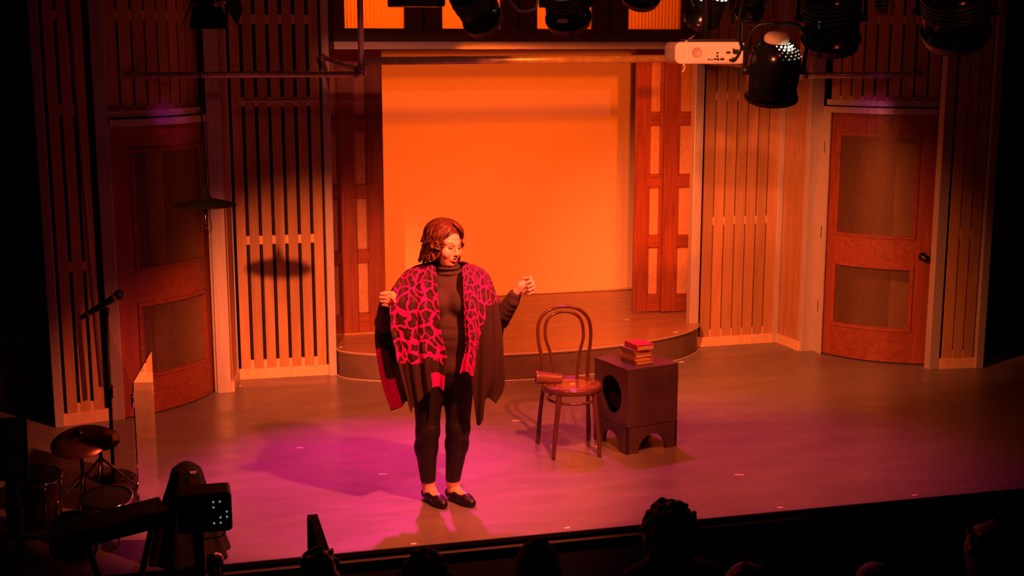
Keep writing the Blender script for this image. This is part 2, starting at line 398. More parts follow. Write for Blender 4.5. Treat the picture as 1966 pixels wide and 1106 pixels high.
# ------------------------------------------------------------------ curved doors with their headers
CH = math.hypot(.65, .64); BU = .115; RA = (CH*CH/4+BU*BU)/(2*BU)
hx, hy, ex, ey = .2, 9.95, -.45, 9.31
midx, midy = (hx+ex)/2, (hy+ey)/2; nx, ny = .70, -.71
cx0, cy0 = midx-nx*(RA-BU), midy-ny*(RA-BU)
a0 = math.atan2(hy-cy0, hx-cx0); a1 = math.atan2(ey-cy0, ex-cx0)
def arc(t, off, z, right):                     # t=0 hinge, t=1 knob side; off = outward from the door face
    a = a0+(a1-a0)*t; return (mx(cx0+(RA+off)*math.cos(a), right), cy0+(RA+off)*math.sin(a), z)
def cbox(mb, t0, t1, z0, z1, o0, o1, right, n=8):
    vs = []; fs = []
    for i in range(n+1):
        t = t0+(t1-t0)*i/n
        vs += [arc(t, o0, z0, right), arc(t, o1, z0, right), arc(t, o1, z1, right), arc(t, o0, z1, right)]
    for i in range(n):
        for k in range(4): fs.append((i*4+k, i*4+(k+1) % 4, i*4+4+(k+1) % 4, i*4+4+k))
    fs += [(0, 1, 2, 3), (n*4+3, n*4+2, n*4+1, n*4)]
    return mb.add(vs, fs)
def curved_door(k, right):
    root = thing('door_%d' % k, kind='structure', loc=arc(0, 0, 0, right))
    H = 2.06; b = .012
    def cb(name, m, *a, n=8, **kw): return cbox(MB(), *a, right, n).build(name, m, root, **kw)
    cb('stile', M['cherry'], .0, .145, b, H, -.04, 0, n=3); cb('stile', M['cherry'], .855, 1, b, H, -.04, 0, n=3)
    cb('rail', M['cherry_h'], .145, .855, b, .275, -.04, 0); cb('rail', M['cherry_h'], .145, .855, .82, 1.045, -.04, 0); cb('rail', M['cherry_h'], .145, .855, 1.90, H, -.04, 0)
    for z0, z1 in ((.275, .82), (1.045, 1.90)):
        mb = MB(); f = .026
        cbox(mb, .145, .175, z0, z1, -.02, .012, right, 1); cbox(mb, .825, .855, z0, z1, -.02, .012, right, 1)
        cbox(mb, .145, .855, z0, z0+f, -.02, .012, right); cbox(mb, .145, .855, z1-f, z1, -.02, .012, right)
        fr = mb.build('mesh_moulding', M['cherry_h'], root)
        wm = MB(); nv = 48; nh = int((z1-z0-2*f)/.0125)
        for i in range(nv):
            t = .178+(.822-.178)*i/(nv-1); cbox(wm, t-.0013, t+.0013, z0+f, z1-f, -.014, -.010, right, 1)
        for j in range(nh):
            z = z0+f+(z1-z0-2*f)*(j+.5)/nh; cbox(wm, .176, .824, z-.0012, z+.0012, -.012, -.008, right, 8)
        wm.build('wire_mesh', M['wire'], root, kind='stuff')
    for z in (.36, 1.0, 1.72):
        p = arc(.0, .004, z, right); MB().tube([p, (p[0], p[1], p[2]+.1)], .011, 8).build('hinge', M['dark'], root)
    if right:
        p = Vector(arc(.925, 0, .91, right)); q = Vector(arc(.925, .06, .91, right)); ax = (q-p).normalized()
        kn = MB().lathe([(.0, .0), (.034, .0), (.034, .006), (.013, .009), (.012, .03), (.026, .036), (.031, .05), (.024, .063), (0, .067)], p, ax, 20).build('knob', M['black_gloss'], root)
        MB().lathe([(0, .066), (.011, .066), (.011, .069), (0, .07)], p, ax, 14).build('keyhole_disc', M['chrome'], kn)
        cbox(MB(), .985, 1.0, .86, .97, -.02, .004, right, 1).build('latch_plate', M['dark'], root)
    # backing cloth some way behind the mesh
    cbox(MB(), -.3, 1.25, 0, 2.1, -.40, -.38, right, 6).build('backing_cloth', M['cloth_back'], root)
    cbox(MB(), *((.62, 1.2) if right else (-.3, .30)), 0, 2.1, -.37, -.36, right, 6).build('lit_backing', M['cloth_lit'], root)  # paler section paints in the light falling through the mesh
    # header: two aluminium bands, pegs and the curved slats above
    hd = thing('wall_above_door_%d' % k, kind='structure', loc=arc(0, 0, 2.06, right))
    cbox(MB(), .0, 1.0, 2.06, 2.108, -.04, .045, right, 16).build('lower_band', M['alu_bright'], hd)
    cbox(MB(), .0, 1.0, 2.108, 2.12, -.04, .0, right, 16).build('shadow_gap', M['dark'], hd)
    cbox(MB(), .0, 1.0, 2.12, 2.165, -.04, .012, right, 16).build('upper_band', M['alu_bright'], hd)
    cbox(MB(), -.02, 1.02, 2.0, ZT, -.10, -.08, right, 16).build('backing', M['dark'], hd)
    n = 9
    for i in range(n):
        t = (i+.5)/n; h = .5/n-.009
        cbox(MB(), t-h, t+h, 2.165, ZT, -.05, -.03, right, 1).build('slat', M['pine'], hd)
        if i < n-1:
            t = (i+1)/n
            for z0, z1 in ((2.165, 2.195), (2.775, 2.84)): cbox(MB(), t-.008, t+.008, z0, z1, -.046, -.032, right, 1).build('peg', M['pale_pine'], hd)
curved_door(1, False); curved_door(2, True)

# ------------------------------------------------------------------ centre opening: platform, folding leaves, screen, frieze
ZP = .225
pf = thing('stage_platform', 'low dark platform with a rounded front below the lit orange screen', 'platform', (2.7, 10.4, 0))
edge = smooth_path([(1.145, 10.32, 0), (1.165, 10.15, 0), (1.24, 10.03, 0), (1.45, 9.9, 0), (1.85, 9.76, 0), (2.4, 9.66, 0), (2.95, 9.66, 0), (3.42, 9.74, 0), (3.8, 9.87, 0), (4.08, 10.03, 0), (4.27, 10.22, 0), (4.335, 10.36, 0)], 6)
ev = [(p.x, p.y) for p in edge]
def inset(q, d):
    c = Vector((2.7, 10.6)); v = Vector(q)-c; return tuple(c+v*(1-d/v.length))
poly = [(1.17, 10.6)]+ev+[(4.335, 10.6)]
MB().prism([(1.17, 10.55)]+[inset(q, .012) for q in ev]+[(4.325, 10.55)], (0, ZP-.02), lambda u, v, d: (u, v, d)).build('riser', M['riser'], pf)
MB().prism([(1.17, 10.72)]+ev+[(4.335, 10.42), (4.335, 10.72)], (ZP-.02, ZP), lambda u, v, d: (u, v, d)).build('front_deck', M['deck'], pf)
MB().box((.9, 10.726, ZP-.02), (5.0, 12.5, ZP)).build('rear_deck', M['deck'], pf)
MB().box((.9, 10.74, 0), (5.0, 12.4, ZP-.02)).build('rear_frame', M['dark'], pf)
MB().tube([(q[0], q[1]-.004, .006) for q in ev], .006, 6).build('floor_edge_strip', M['alu'], pf)
MB().tube([(q[0], q[1]-.002, ZP-.006) for q in ev], .006, 6).build('nosing', M['alu'], pf)

def leaf(k, x0, x1, y, hinge_side):
    """one panelled leaf: stiles, rails, six pale inset boards; hinge_side = which way the narrow stile is"""
    root = thing('door_%d' % k, kind='structure', loc=((x0+x1)/2, y, ZP)); t = .035; z0 = ZP+.01; z1 = 2.62
    sw = .135
    s0, s1 = (x0, x0+sw) if hinge_side > 0 else (x1-sw, x1)
    n0, n1 = (x1-.045, x1) if hinge_side > 0 else (x0, x0+.045)
    MB().box((s0, y, z0), (s1, y+t, z1)).build('stile', M['cherry'], root, bevel=.003); MB().box((n0, y, z0), (n1, y+t, z1)).build('stile', M['cherry'], root, bevel=.003)
    i0, i1 = min(s1, n1), max(s0, n0)
    rails = [(z0, .385), (.825, .925), (1.365, 1.472), (1.915, 2.022), (2.5, z1)]
    for a, b in rails: MB().box((i0, y, a), (i1, y+t, b)).build('rail', M['cherry_h'], root, bevel=.002)
    for (a, b), (c, d) in zip(rails[:-1], rails[1:]):
        MB().box((i0, y+.022, b), (i1, y+.03, c)).build('inset_board', M['board'], root)
        mb = MB()
        for q in ((i0, i0+.009, b, c), (i1-.009, i1, b, c), (i0, i1, b, b+.009), (i0, i1, c-.009, c)): mb.box((q[0], y+.006, q[2]), (q[1], y+.022, q[3]))
        mb.build('moulding', M['cherry'], root)
leaf(3, 1.49-.17, 1.645, 10.70, -1); leaf(4, 1.10, 1.405, 10.655, -1)
leaf(5, 3.915, 4.20, 10.885, 1); leaf(6, 4.172, 4.50, 10.84, 1)
MB().box((1.1, 10.64, ZP), (1.66, 10.75, ZP+.012)).build('trim_%d' % tn[0], M['pine'], kind='structure'); tn[0] += 1

sc = thing('projection_screen', 'large white backdrop lit plain orange behind the platform', 'screen', (3.05, 12.0, ZP))
MB().box((1.6, 12.0, ZP+.012), (4.9, 12.01, 3.3)).build('cloth', M['screen'], sc)
MB().tube([(1.6, 12.0, ZP+.012), (4.9, 12.0, ZP+.012)], .012, 8).build('bottom_bar', M['screen'], sc)

# frieze above the opening
fz = thing('wall_frieze', kind='structure', loc=(2.7, 10.25, 2.57))
wins = [(1.285, 1.762), (2.051, 2.531), (2.822, 3.289), (3.591, 4.056)]
zb, zt = 2.728, 3.2; x0, x1 = 1.16, 4.255
MB().box((x0, 10.22, 2.635), (x1, 10.27, zb)).build('rail', M['dark_wood'], fz); MB().box((x0, 10.22, zt), (x1, 10.27, ZT)).build('rail', M['dark_wood'], fz)
xs = [x0]+[q for w_ in wins for q in w_]+[x1]
for i in range(0, len(xs), 2):
    mid = (xs[i]+xs[i+1])/2
    if i in (0, 8): MB().box((xs[i], 10.22, zb), (xs[i+1], 10.27, zt)).build('stile', M['dark_wood'], fz)
    else:
        MB().box((xs[i], 10.22, zb), (mid-.01, 10.27, zt)).build('stile', M['dark_wood'], fz); MB().box((mid+.01, 10.22, zb), (xs[i+1], 10.27, zt)).build('stile', M['dark_wood'], fz)
        MB().box((mid-.01, 10.235, zb-.09), (mid+.01, 10.26, zt)).build('joint', M['dark'], fz)
MB().box((x0, 10.205, 2.575), (x1, 10.26, 2.633)).build('aluminium_band', M['alu_bright'], fz)
MB().box((x0, 10.28, 2.57), (x1, 10.3, 2.70)).build('rear_board', M['dark'], fz)
for k, (a, b) in enumerate(wins):
    wn = thing('window_%d' % (k+1), kind='structure', loc=(a, 10.25, zb)); n = 96; vs = []; fs = []
    for i in range(n+1):
        x = a+(b-a)*i/n; d = .008*math.sin(i/n*2*PI*16)
        vs += [(x, 10.25+d, zb), (x, 10.25+d, zt)]
    for i in range(n): fs.append((2*i, 2*i+2, 2*i+3, 2*i+1))
    MB().add(vs, fs, True).build('corrugated_pane', M['corr'], wn)
    mb = MB()
    for q in ((a, a+.007, zb, zt), (b-.007, b, zb, zt), (a, b, zb, zb+.007)): mb.box((q[0], 10.222, q[2]), (q[1], 10.248, q[3]))
    mb.build('pane_bead', M['board'], wn)
    l = bpy.data.lights.new('added_frieze_light', 'AREA'); l.energy = (10, 9, 8, 3.5)[k]; l.color = AMB; l.shape = 'RECTANGLE'; l.size = .5; l.size_y = .35  # unseen light added behind each pane to make it glow
    o = bpy.data.objects.new('added_frieze_light', l); C.objects.link(o); o.location = ((a+b)/2, 10.9, 2.95); o.rotation_euler = (R(-90), 0, 0)
MB().box((x0, 10.3, 3.25), (x1, 11.5, 3.27)).build('ceiling', M['dark'], kind='structure')

# side drapes
def drape(name, label, x0, x1, y, z1, n, ph):
    pts = []; m = 90
    for i in range(m+1):
        x = x0+(x1-x0)*i/m; pts.append((x, y+.045*math.sin(i/m*2*PI*n+ph)+.015*math.sin(i/m*2*PI*n*2.7)))
    vs = [(*p, .01) for p in pts]+[(*p, z1) for p in pts]
    root = thing(name, label, 'curtain', ((x0+x1)/2, y, 0))
    o = MB().add(vs, [(i, i+1, m+2+i, m+1+i) for i in range(m)], True).build('cloth', M['drape'], root)
    sm = o.modifiers.new('thick', 'SOLIDIFY'); sm.thickness = .01
    MB().tube([(x0-.02, y, z1), (x1+.02, y, z1)], .02, 8).build('curtain_rail', M['black'], root)
drape('stage_curtain', 'dark wing curtain hanging past the slats right of the right-hand door', 6.36, 7.7, 9.75, 2.12, 9, 0)
drape('stage_curtain', 'dark wing curtain in the shadow left of the left-hand slats', -2.3, -.93, 9.75, 2.12, 9, 1)
for xa, xb in ((6.33, 8.9), (-3.1, -.91)):
    MB().box((xa, 9.7, 2.14), (xb, 9.8, ZT)).build('trim_%d' % tn[0], M['drape'], kind='structure'); tn[0] += 1

# ------------------------------------------------------------------ pipes
def pipe(label, a, b, r=.024, m='steel', clamps=()):
    root = thing('lighting_pipe', label, 'pipe', a)
    MB().tube([a, b], r, 16).build('tube', M[m], root)
    for c in clamps:
        c = Vector(c); d = (Vector(b)-Vector(a)).normalized()
        mb = MB().tube([c-d*.035, c+d*.035], r*1.45, 14); mb.ball(c+Vector((0, -r*1.5, 0)), .012, 5)
        mb.build('clamp', M['steel'], root)
    return root
pipe('steel pipe crossing above the left door and left slats', (-.595, 9.4, 2.403), (1.30, 9.4, 2.404), .022, clamps=[(1.285, 9.4, 2.404), (-.57, 9.4, 2.403)])
pipe('steel pipe crossing in front of the orange screen, thickest of the pipes', (1.31, 9.4, 2.495), (3.78, 9.4, 2.507), .029)
pipe('steel pipe crossing above the right door', (4.72, 9.4, 2.374), (6.09, 9.4, 2.375), .022, clamps=[(4.745, 9.4, 2.374), (6.07, 9.4, 2.375)])
pipe('upright drop pipe left of the orange screen', (1.30, 9.4, 2.39), (1.30, 9.4, ZT), .022, clamps=[(1.30, 9.4, 2.43)])
pipe('upright drop pipe at the left end of the pipe above the right door', (4.745, 9.4, 2.36), (4.745, 9.4, ZT), .022, clamps=[(4.745, 9.4, 2.42)])
pipe('slanting brace pipe left of the screen', (1.10, 10.17, 2.52), (1.29, 9.42, 2.43), .018, clamps=[(1.11, 10.12, 2.514)])
pipe('slanting brace pipe under the white projector', (4.3, 10.36, 2.47), (4.72, 9.42, 2.41), .018)
pipe('slanting brace pipe at the right end above the right door', (6.07, 9.42, 2.385), (6.0, 9.2, 2.47), .018)
pipe('bent dark conduit rising along the left-hand slats', (-.58, 9.1, .3), (-.66, 9.1, ZT), .016, 'cable')

# ------------------------------------------------------------------ bentwood chair
ch = thing('bentwood_chair', 'dark bentwood chair with looped back and round seat', 'chair', (2.40, 7.81, 0), R(-3))
zs = .455; rs = .2
def cl(p): return WM[ch.name] @ Vector(p)
def ctube(name, pts, r, n=12, closed=False, m='bentwood'): return MB().tube([cl(p) for p in pts], r, n, closed).build(name, M[m], ch)
MB().lathe([(0, zs-.012), (.17, zs-.012), (.178, zs-.004), (.178, zs+.002), (.1, zs-.002), (0, zs-.003)], cl((0, 0, 0)), (0, 0, 1), 48).build('seat', M['seat'], ch)
MB().lathe([(.168, zs-.035), (rs-.006, zs-.035), (rs, zs-.025), (rs, zs-.004), (rs-.008, zs+.004), (.172, zs+.003), (.168, zs-.01), (.168, zs-.035)], cl((0, 0, 0)), (0, 0, 1), 48).build('seat_ring', M['bentwood'], ch)
for s in (-1, 1):
    ctube('leg', smooth_path([(s*.115, -.135, zs-.02), (s*.125, -.14, .3), (s*.145, -.15, .12), (s*.153, -.155, 0)], 5), [.02-.008*i/15 for i in range(16)])
hoop = [(-.175, .215, 0), (-.165, .195, .2), (-.15, .165, .42), (-.155, .175, .56), (-.178, .20, .72), (-.165, .222, .83), (-.10, .235, .895), (0, .24, .915)]
hoop = hoop+[(-p[0], p[1], p[2]) for p in hoop[-2::-1]]
hp = smooth_path(hoop, 6); ctube('back_hoop', hp, [.0115+.004*(1-min(1, p[2]/.5)) for p in hp])
inn = [(-.075, .158, zs-.02), (-.08, .16, .50), (-.10, .18, .62), (-.128, .2, .72), (-.118, .222, .82), (-.07, .232, .868), (0, .236, .883)]
inn = inn+[(-p[0], p[1], p[2]) for p in inn[-2::-1]]
ctube('inner_loop', smooth_path(inn, 6), .0105)
ctube('ring_stretcher', [(.155*math.cos(t), .155*math.sin(t)-.005, .36) for t in [2*PI*i/40 for i in range(40)]], .009, 10, True)
MB().box(cl((-.012, -.01, zs-.003)), cl((.02, .004, zs+.0005))).build('tape_patch', M['tape'], ch)

tb = thing('tumbler', 'brown metal tumbler lying on its side on the chair seat', 'cup', (2.24, 7.86, zs+.045))
ax = Vector((.165, -.03, -.012)).normalized(); o_ = Vector((2.165, 7.835, zs+.049))
MB().lathe([(.033, .004), (.0405, .0), (.043, .004), (.0435, .012), (.0405, .016), (.030, .165), (.027, .172), (0, .173)], o_, ax, 32).build('body', M['cup'], tb)
MB().lathe([(.040, .004), (.034, .03), (.028, .155), (0, .158)], o_, ax, 28).build('inside', M['bentwood'], tb)

# ------------------------------------------------------------------ black box table
BT = (2.726, 7.638, 0); ang = R(14.5)
bx = thing('box_table', 'black painted box stool with round side hole and arched feet', 'table', BT, ang)
Wd, Dp, Hh, zl, th = .392, .40, .566, .175, .018
def bl(u, v, z): return WM[bx.name] @ Vector((u, v, z))
def arch_side(fn, L, t):
    pts = [(0, 0), (L*.22, 0)]+[(L/2+(L*.28)*math.cos(a), .115*math.sin(a)) for a in [PI-PI*i/16 for i in range(17)]]+[(L*.78, 0), (L, 0), (L, zl), (0, zl)]
    mb = MB(); m = 16
    # split into columns so that the arch stays clean
    us = [0]+[L/2-(L*.28)*math.cos(PI*i/m) for i in range(m+1)]+[L]
    bs = [0]+[.115*math.sin(PI*i/m) for i in range(m+1)]+[0]
    vs = []; fs = []
    for u, b in zip(us, bs):
        for d in (0, t): vs += [fn(u, d, b), fn(u, d, zl)]
    n = len(us)
    for i in range(n-1):
        a, c = 4*i, 4*i+4
        fs += [(a, c, c+1, a+1), (a+2, a+3, c+3, c+2), (a, a+2, c+2, c), (a+1, c+1, c+3, a+3)]
    fs += [(0, 1, 3, 2), (4*n-4, 4*n-2, 4*n-1, 4*n-3)]
    return mb.add(vs, fs)
arch_side(lambda u, d, z: bl(u, d, z), Wd, th).build('plinth_side', M['box'], bx)
arch_side(lambda u, d, z: bl(u, Dp-d, z), Wd, th).build('plinth_side', M['box'], bx)
arch_side(lambda u, d, z: bl(d, u, z), Dp, th).build('plinth_side', M['box'], bx)
arch_side(lambda u, d, z: bl(Wd-d, u, z), Dp, th).build('plinth_side', M['box'], bx)
zc = zl+.004
MB().hexa([bl(0, 0, zc), bl(Wd, 0, zc), bl(Wd, th, zc), bl(0, th, zc), bl(0, 0, Hh-th), bl(Wd, 0, Hh-th), bl(Wd, th, Hh-th), bl(0, th, Hh-th)]).build('front_panel', M['box'], bx, bevel=.002)
MB().hexa([bl(0, Dp-th, zc), bl(Wd, Dp-th, zc), bl(Wd, Dp, zc), bl(0, Dp, zc), bl(0, Dp-th, Hh-th), bl(Wd, Dp-th, Hh-th), bl(Wd, Dp, Hh-th), bl(0, Dp, Hh-th)]).build('rear_panel', M['box'], bx)
MB().hexa([bl(Wd-th, th, zc), bl(Wd, th, zc), bl(Wd, Dp-th, zc), bl(Wd-th, Dp-th, zc), bl(Wd-th, th, Hh-th), bl(Wd, th, Hh-th), bl(Wd, Dp-th, Hh-th), bl(Wd-th, Dp-th, Hh-th)]).build('side_panel', M['box'], bx)
MB().hexa([bl(0, 0, Hh-th), bl(Wd, 0, Hh-th), bl(Wd, Dp, Hh-th), bl(0, Dp, Hh-th), bl(0, 0, Hh), bl(Wd, 0, Hh), bl(Wd, Dp, Hh), bl(0, Dp, Hh)]).build('top', M['box'], bx, bevel=.003)
MB().hexa([bl(th, th, zc), bl(Wd-th, th, zc), bl(Wd-th, Dp-th, zc), bl(th, Dp-th, zc), bl(th, th, zc+.01), bl(Wd-th, th, zc+.01), bl(Wd-th, Dp-th, zc+.01), bl(th, Dp-th, zc+.01)]).build('bottom_board', M['hole'], bx)
# left panel with the round hole
hc = (Dp*.5, zc+(Hh-th-zc)*.49); hr = .125; n = 48; vs = []; fs = []
for i in range(n):
    a = 2*PI*i/n; c, s_ = math.cos(a), math.sin(a)
    ku = ((Dp-th if c > 0 else th)-hc[0])/c if abs(c) > 1e-6 else 9; kz = ((Hh-th if s_ > 0 else zc)-hc[1])/s_ if abs(s_) > 1e-6 else 9
    k = min(ku, kz)
    for d in (0, th):
        vs += [bl(d, hc[0]+hr*c, hc[1]+hr*s_), bl(d, hc[0]+k*c, hc[1]+k*s_)]
for i in range(n):
    a, b = 4*i, 4*((i+1) % n); fs += [(a, a+1, b+1, b), (a+2, b+2, b+3, a+3), (a, b, b+2, a+2), (a+1, a+3, b+3, b+1)]
MB().add(vs, fs).build('side_panel', M['box'], bx, label='side panel with a large round hole')

# ------------------------------------------------------------------ books
def book(z, h, L, Wb, u, v, rot, cover, label):
    o = bl(u, v, z); root = thing('book', label, 'book', o, ang+R(rot), 'books stacked on the black box')
    t = .003
    MB().box((.003, .003, t), (L-.004, Wb-.004, h-t)).build('pages', M['paper'], root, world=False)
    MB().box((0, 0, 0), (L, Wb, t)).build('cover', M[cover], root, world=False); MB().box((0, 0, h-t), (L, Wb, h)).build('cover', M[cover], root, world=False)
    MB().box((-.002, 0, 0), (.002, Wb, h)).build('spine', M[cover], root, world=False)
zz = Hh
for h, L, Wb, u, v, rot, cv, lb in ((.021, .125, .175, .125, .09, 0, 'book_tan', 'bottom paperback of the stack on the black box'),
        (.022, .13, .18, .115, .095, 3, 'book_tan', 'second paperback from the bottom of the stack on the black box'),
        (.026, .12, .165, .125, .10, -2, 'book_tan', 'middle thick paperback of the stack on the black box'),
        (.020, .12, .17, .12, .11, 1, 'book_grey', 'grey covered paperback second from the top of the stack on the black box'),
        (.034, .125, .165, .135, .10, -4, 'book_red', 'red covered book on top of the stack on the black box')):
    book(zz, h, L, Wb, u, v, rot, cv, lb); zz += h

# ------------------------------------------------------------------ tape marks
def tape(x, y, z, L, a, label):
    root = MB().box((-L/2, -.009, 0), (L/2, .009, .0015)).build('tape_mark', M['tape']); root.location = (x, y, z+.0005); root.rotation_euler = (0, 0, R(a))
    tag(root, label, 'tape mark', 'white tape marks on the stage')
for a in ((.69, 8.32, 0, .045, -12, 'short white tape mark on the floor left of the performer, near her shadow'), (1.138, 7.648, 0, .05, -12, 'short white tape mark on the floor just left of her legs'),
          (2.236, 8.574, 0, .07, -8, 'long white tape mark on the floor left of the chair'), (3.263, 7.092, 0, .055, -15, 'white tape mark on open floor in front of the box, to its right'),
          (1.121, 6.475, 0, .03, 0, 'white tape dot on the stage edge nearest the performer'), (1.978, 6.495, 0, .03, 0, 'white tape dot on the stage edge in front of the chair'),
          (3.251, 6.497, 0, .035, 0, 'white tape dot on the stage edge right of the curly head'), (4.111, 6.494, 0, .035, 0, 'white tape dot nearest the right end of the stage edge'),
          (2.60, 7.86, 0, .03, 0, 'white tape mark on the floor between chair and box'), (.39, 10.037, 0, .02, 0, 'white speck of tape by the left baseboard'),
          (4.007, 9.915, 0, .04, 0, 'white tape dot on the floor below the right curve of the platform'), (3.772, 10.64, ZP, .035, 0, 'white tape dot on the platform before the right panelled doors'),
          (4.002, 10.054, ZP, .04, 0, 'white tape dot on the right curved edge of the platform'), (4.305, 10.405, ZP, .03, 0, 'white tape dot at the right corner of the platform'),
          (1.2, 10.20, ZP, .025, 0, 'white tape dot at the left corner of the platform')): tape(*a)

# ------------------------------------------------------------------ pendant lamp
pl = thing('pendant_lamp', 'black disc pendant lamp with a clear unlit bulb hanging on the left', 'lamp', (.136, 7.4, 1.735))
MB().lathe([(.004, .115), (.012, .11), (.02, .07), (.036, .035), (.09, .022), (.16, .003), (.172, -.006), (.17, -.009), (.09, .012), (.03, .02), (0, .02)], (.136, 7.4, 1.735), (0, 0, 1), 48).build('shade', M['shade'], pl)
MB().tube([(.136, 7.4, 1.84), (.14, 7.4, 2.5), (.146, 7.4, 3.1)], .004, 6).build('cord', M['black'], pl)
MB().tube([(.136, 7.4, 1.75), (.136, 7.4, 1.70)], .017, 12).build('socket', M['black'], pl)
bu = MB().lathe([(.015, .0), (.019, -.015), (.032, -.07), (.0345, -.095), (.028, -.115), (.014, -.125), (0, -.128)], (.136, 7.4, 1.70), (0, 0, 1), 24).build('bulb', M['bulb'], pl)
MB().tube([(.136, 7.4, 1.70), (.136, 7.4, 1.62)], .0025, 6).build('filament_stem', M['chrome'], bu)

# ------------------------------------------------------------------ overhead fixtures
def frame_axes(d):
    d = Vector(d).normalized(); u = Vector((d.y, -d.x, 0)).normalized(); return d, u, u.cross(d)
pipe('black lighting bar just above the picture carrying the overhead lamps', (-1.2, 6.5, 3.12), (5.2, 6.5, 3.12), .025, 'black')
BAR = (6.5, 3.12)
def hang(root, top, bar=BAR):
    MB().box((top[0]-.02, min(top[1], bar[0])-.012, top[2]), (top[0]+.02, max(top[1], bar[0])+.012, top[2]+.008)).build('hanger_plate', M['black'], root)
    MB().tube([(top[0], bar[0], top[2]), (top[0], bar[0], bar[1]-.02)], .012, 8).build('hanger_rod', M['black'], root)
    MB().tube([(top[0]-.03, bar[0], bar[1]), (top[0]+.03, bar[0], bar[1])], .042, 14).build('hook_clamp', M['black'], root)
def can_light(label, c, d, r, L, name='par_can', beads=None, doors=False, fins=True, rear=False, bar=BAR):
    """a lamp housing of radius r and length L centred on c and pointing along d, in a yoke"""
    c = Vector(c); d, u, w_ = frame_axes(d); root = thing(name, label, 'stage light', c)
    MB().lathe([(0, -L/2), (r*.45, -L/2), (r*.8, -L*.42), (r*.97, -L*.28), (r, -L*.1), (r*.98, L*.3), (r*1.06, L*.31), (r*1.06, L*.38), (r*.97, L*.4), (r*.97, L/2), (r*.9, L/2), (r*.88, L*.36), (0, L*.35)], c, d, 32).build('housing', M['black_gloss'], root)
    if fins:
        for k in range(5):
            q = -L*.36+k*L*.07; MB().lathe([(r*.78, q-.004), (r*1.05, q-.004), (r*1.05, q+.004), (r*.78, q+.004)], c, d, 28).build('cooling_fin', M['black'], root)
    yk = [c+u*r*1.15, c+u*r*1.15+Vector((0, 0, r*.7)), c+u*r*.95+Vector((0, 0, r*1.45)), c+Vector((0, 0, r*1.6)), c-u*r*.95+Vector((0, 0, r*1.45)), c-u*r*1.15+Vector((0, 0, r*.7)), c-u*r*1.15]
    MB().tube(smooth_path(yk, 5), .011, 8).build('yoke', M['black'], root)
    for s in (-1, 1): MB().tube([c+u*s*r*.98, c+u*s*r*1.26], .02, 12).build('yoke_knob', M['black'], root)
    if doors:
        for s, ax in ((1, u), (-1, u), (1, w_), (-1, w_)):
            ot = u if ax is w_ else w_; p = c+d*L*.48+ax*s*r*.9
            e = d*(r*1.0)+ax*s*r*.55
            MB().hexa([p-ot*r*.8, p+ot*r*.8, p+ot*r*.8+ax*s*.006, p-ot*r*.8+ax*s*.006, p-ot*r*1.05+e, p+ot*r*1.05+e, p+ot*r*1.05+e+ax*s*.006, p-ot*r*1.05+e+ax*s*.006]).build('barn_door', M['black'], root)
    if beads:
        for k, (au, aw, ad, br, mm) in enumerate(beads):
            MB().ball(c+u*au+w_*aw+d*ad, br, 4).build('vent_glow', M[mm], root)
    hang(root, (c.x, c.y, c.z+r*1.6), bar)
    return root
# the large can hanging right of the projector: vents glow near its top
rp = .135; bd = []
for a in range(5):
    for b in range(4):
        th_ = R(-20+a*13); ph = R(42+b*12)
        bd.append((rp*1.0*math.sin(th_)*math.cos(ph-R(20)), rp*.9*math.sin(ph), -.17*.5-rp*.62*math.cos(ph)*math.cos(th_), .0062, 'glow_dot' if b > 1 else 'glow_dim'))
def dome_can(label, c, r, L):
    """upright can with a domed vented top, tipped a little towards the stage"""
    c = Vector(c); d, u, w_ = frame_axes((.10, .35, -1)); root = thing('par_can', label, 'stage light', c)
    top = -L/2
    prof = [(0, top)]+[(r*math.sin(t), top+r*.95*(1-math.cos(t))) for t in [R(8*i) for i in range(1, 12)]]+[(r, L*.25), (r*.93, L*.4), (r*.98, L*.42), (r*.98, L*.5), (r*.86, L*.5), (r*.84, L*.44), (0, L*.43)]
    MB().lathe(prof, c, d, 40).build('housing', M['black_gloss'], root)
    mb = {'glow_dot': MB(), 'glow_dim': MB()}
    for i in range(2, 8):
        for j in range(-5, 6):
            t = R(14+i*7.5); f = j*R(15)+(i % 2)*R(7.5)
            q = -w_*0; rad = u*math.sin(f)+(-Vector((0, 1, 0))+d*d.y).normalized()*math.cos(f)
            p = c+d*(top+r*.95*(1-math.cos(t)))+rad*r*math.sin(t)*1.005
            lit = i in (3, 4) and -2 <= j <= 2
            MB().ball(p, .0056 if lit else .004, 4).build('vent_glow', M['glow_dot' if lit else 'glow_dim'], root) if abs(j) < 4 else None
    cp = c+d*(top-.004); MB().lathe([(0, -.012), (.05, -.012), (.062, 0), (.062, .02)], cp, d, 24).build('top_cap', M['projector'], root)
    yk = [c+u*r*1.12+d*.02, c+u*r*1.15-d*r*.9, c+u*r*.8-d*r*1.62, c-d*r*1.72, c-u*r*.8-d*r*1.62, c-u*r*1.15-d*r*.9, c-u*r*1.12+d*.02]
    MB().tube(smooth_path(yk, 5), .01, 8).build('yoke', M['black'], root)
    for s in (-1, 1): MB().tube([c+u*s*r*.98+d*.02, c+u*s*r*1.25+d*.02], .022, 12).build('yoke_knob', M['black'], root)
    MB().lathe([(r*.9, L*.5), (r*1.05, L*.52), (r*1.05, L*.56), (r*.9, L*.56)], c, d, 32).build('colour_frame', M['black'], root)
    cb = smooth_path([c-u*r*.7-d*r*.4, c-u*r*1.35-d*r*.9, c-u*r*1.5-d*r*1.9, c-u*r*1.3-d*r*3.4], 6); MB().tube(cb, .008, 6).build('cable', M['black'], root)
    tp = c-d*r*1.72; hang(root, (tp.x, tp.y, tp.z))
